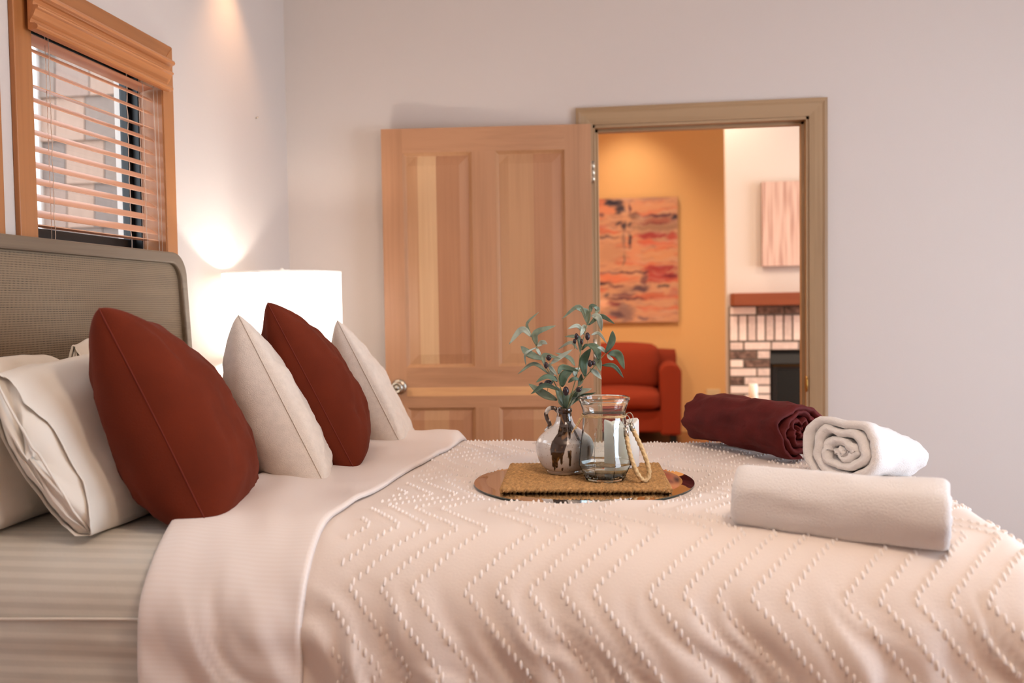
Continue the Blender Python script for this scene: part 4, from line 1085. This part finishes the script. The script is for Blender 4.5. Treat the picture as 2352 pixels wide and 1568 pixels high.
# canvases
def canvas(name, label, x0, x1, y, z0, z1, th, nx, nz_, fn, group=None):
    root = thing(name, label, 'painting', ((x0+x1)/2, y, z0))
    bm = bmesh.new()
    vsx = [[bm.verts.new((x0+(x1-x0)*i/nx, y, z0+(z1-z0)*j/nz_)) for j in range(nz_+1)] for i in range(nx+1)]
    for i in range(nx):
        for j in range(nz_): bm.faces.new((vsx[i][j], vsx[i+1][j], vsx[i+1][j+1], vsx[i][j+1]))
    o_ = obj('painted_face', bm, vcol(name+'_paint', .75, .2, 120), root)
    paint(o_.data, lambda co: fn((co.x-x0)/(x1-x0), 1-(co.z-z0)/(z1-z0)))
    obj('stretcher', bx(x0, x1, y+.001, y+th, z0, z1), M_cpainted, root)
    return root
M_cpainted = mat('canvas_edge', (120,80,60), .8)
PX0, PX1 = -.56, .436
def abstract(u, v):
    # u,v in 0..1; zoom coordinates of the visible part of the picture
    X = PX0 + (PX1-PX0)*u
    x = 120 + (X+.364)/.800*820; y = 140 + v*1250
    xx = x + 40*nz(y*.012, x*.006, 1); yy = y + 16*nz(x*.014, 3, 2) + 8*nz(x*.04, y*.03, 4)
    n1 = nz(xx*.0035, yy*.018, 5); n2 = nz(xx*.008, yy*.05, 8); n3 = nz(xx*.002, yy*.006, 11)
    c = Vector((232, 166, 124))
    c = c.lerp(Vector((236, 122, 84)), sm(.05, .35, n1)); c = c.lerp(Vector((196, 146, 116)), sm(.05, .4, n3))
    c = c.lerp(Vector((240, 176, 128)), sm(.1, .4, n2)*.6); c = c.lerp(Vector((176, 122, 100)), sm(.1, .45, -n2)*.6)
    def st(cx, cy, hx, hy, col, k=1.0, soft=.6):
        nonlocal c
        d = math.sqrt(((xx-cx)/hx)**2 + ((yy-cy)/hy)**2) + .35*nz(xx*.02, yy*.05, cx*.1)
        c = c.lerp(Vector(col), k*(1-sm(1-soft, 1+.15, d)))
    NAVY, PLUM, CRIM, CORAL, GREY, PEACH = (34,30,48), (84,42,58), (176,46,48), (232,96,66), (158,116,98), (244,168,118)
    st(640,230,330,60,PEACH,.9); st(240,250,150,70,(250,150,104),.9); st(240,690,230,120,(216,156,116),.9); st(520,690,90,170,(244,160,116),.9)
    st(760,715,230,60,(240,164,110),.9)
    st(300,185,90,45,NAVY); st(370,250,45,60,NAVY,.9); st(468,240,22,50,PLUM,.9); st(400,420,30,50,NAVY,.8); st(350,392,30,20,NAVY,.8); st(455,400,25,30,NAVY,.7)
    st(460,560,26,90,NAVY,.75); st(398,560,18,120,GREY,.8); st(405,760,12,80,(110,100,84),.8)
    st(780,325,200,18,PLUM,.9); st(780,370,220,30,(176,92,74),.9); st(700,400,230,10,(120,30,36),.9); st(920,350,30,40,NAVY,.9); st(760,440,260,36,(170,124,96),.9); st(520,320,80,40,(96,66,62),.7)
    st(700,520,190,36,CRIM,.9); st(900,540,60,50,(200,60,50),.8); st(640,590,90,50,CORAL,.8); st(780,600,210,28,(240,110,80),.7)
    st(230,528,140,18,(88,60,64),.9); st(190,420,90,26,(210,110,88),.7); st(200,300,40,26,PLUM,.6)
    st(440,886,340,12,PLUM,.95); st(760,850,190,34,CRIM,.95); st(640,885,60,16,(60,40,56),.8)
    st(330,940,240,44,(250,132,88),.9); st(760,930,190,70,(196,56,52),.9); st(860,930,90,26,(120,24,40),.8)
    st(170,995,130,18,NAVY,.95); st(320,1025,90,16,PLUM,.8); st(790,1025,90,14,NAVY,.85); st(560,1050,110,40,(84,58,72),.9); st(600,960,50,80,(96,60,70),.7)
    st(460,1150,260,16,PLUM,.9); st(700,1120,170,40,(214,104,72),.8); st(240,1120,40,20,NAVY,.8); st(420,1110,120,30,(120,70,76),.8)
    st(300,1200,90,30,(112,40,50),.8); st(400,1290,120,110,(150,112,104),.9); st(340,1310,70,40,(80,52,66),.8); st(270,1340,60,20,CORAL,.7); st(600,1350,60,24,(96,70,92),.7); st(740,1300,190,60,(238,168,126),.8)
    c = c.lerp(Vector((232,196,176)), .12 + .25*sm(.1,.5,nz(xx*.006, yy*.03, 21)))
    c = c*.88
    st(190,1190,90,60,(236,184,150),.8); st(150,640,60,200,(206,150,112),.5); st(900,1100,60,60,(184,112,96),.6)
    return c
canvas('abstract_painting', 'large abstract canvas in coral, crimson and navy on the orange wall', PX0, PX1, LYW-.045, 1.078, 2.284, .040, 150, 150, abstract)
def drift(u, v):
    a = nz(u*26, v*1.2, 3)*.6 + nz(u*60, v*2.5, 9)*.4
    return Vector((208,180,168)).lerp(Vector((166,130,118)), sm(-.15, .5, a)) 
canvas('streaked_canvas', 'pale pink streaked canvas hanging above the fireplace mantel', .984, 1.78, FY-.025, 1.532, 2.172, .042, 110, 40, drift)

# sofa
sofa = thing('sofa', 'rust orange upholstered sofa with rounded arm under the abstract painting', 'sofa', (-.4, 8.5, 0))
def soft_box(x0, x1, y0, y1, z0, z1, R=.05, puff=0.0):
    bm = bmesh.new(); cx, cy, cz = (x0+x1)/2, (y0+y1)/2, (z0+z1)/2
    bmesh.ops.create_cube(bm, size=1); bmesh.ops.subdivide_edges(bm, edges=bm.edges[:], cuts=10, use_grid_fill=True)
    hx, hy, hz = (x1-x0)/2, (y1-y0)/2, (z1-z0)/2
    for v in bm.verts:
        p = Vector((v.co.x*2*hx, v.co.y*2*hy, v.co.z*2*hz))
        q = Vector((max(-hx+R, min(hx-R, p.x)), max(-hy+R, min(hy-R, p.y)), max(-hz+R, min(hz-R, p.z))))
        dlt = p-q
        if dlt.length > 1e-6: p = q + dlt.normalized()*R
        f = (1-(p.x/hx)**2)*(1-(p.y/hy)**2)
        p.z += puff*f*(1 if p.z > 0 else -.3); 
        g2 = (1-(p.x/hx)**2)*(1-(p.z/hz)**2); p.y -= puff*.8*g2*(1 if p.y < 0 else 0)
        v.co = p + Vector((cx, cy, cz))
    return bm
obj('base', soft_box(-1.35, .40, 8.22, 8.95, .10, .30, .02), M_sofa, sofa, smooth=True)
for x0 in (-1.42, .232):
    bm = bmesh.new()
    P = [(x0+.005, .08)] + [(x0+.095+.098*math.cos(a), .635+.085*math.sin(a)) for a in (PI - PI*k/14 for k in range(15))] + [(x0+.185, .08)]
    prism(P, 'y', 8.20, 8.93, bm); obj('arm', bm, M_sofa, sofa, smooth=False, bevel=.02)
obj('back_frame', soft_box(-1.40, .405, 8.74, 8.94, .10, .825, .03), M_sofa, sofa, smooth=True)
for x0, x1 in ((-1.22, -.50), (-.49, .235)):
    obj('seat_cushion', soft_box(x0, x1, 8.17, 8.80, .31, .475, .055, .03), M_sofa, sofa, smooth=True)
    obj('back_cushion', soft_box(x0, x1, 8.52, 8.78, .46, .872, .07, .03), M_sofa, sofa, smooth=True)
for x in (-1.35, .35):
    for y in (8.27, 8.9): obj('foot', bx(x-.03, x+.03, y-.03, y+.03, 0, .10), M_fire, sofa)
outl = thing('wall_outlet', 'small ivory outlet plate low on the orange wall beside the sofa', 'outlet', (.83, LYW-.005, .33))
obj('plate', bx(.70, .83, LYW-.009, LYW, .22, .42), M_outlet, outl, bevel=.003)
for z in (.28, .36): obj('socket', bx(.745, .785, LYW-.012, LYW-.009, z-.015, z+.015), mat('socket_face', (206,180,136), .5), outl)
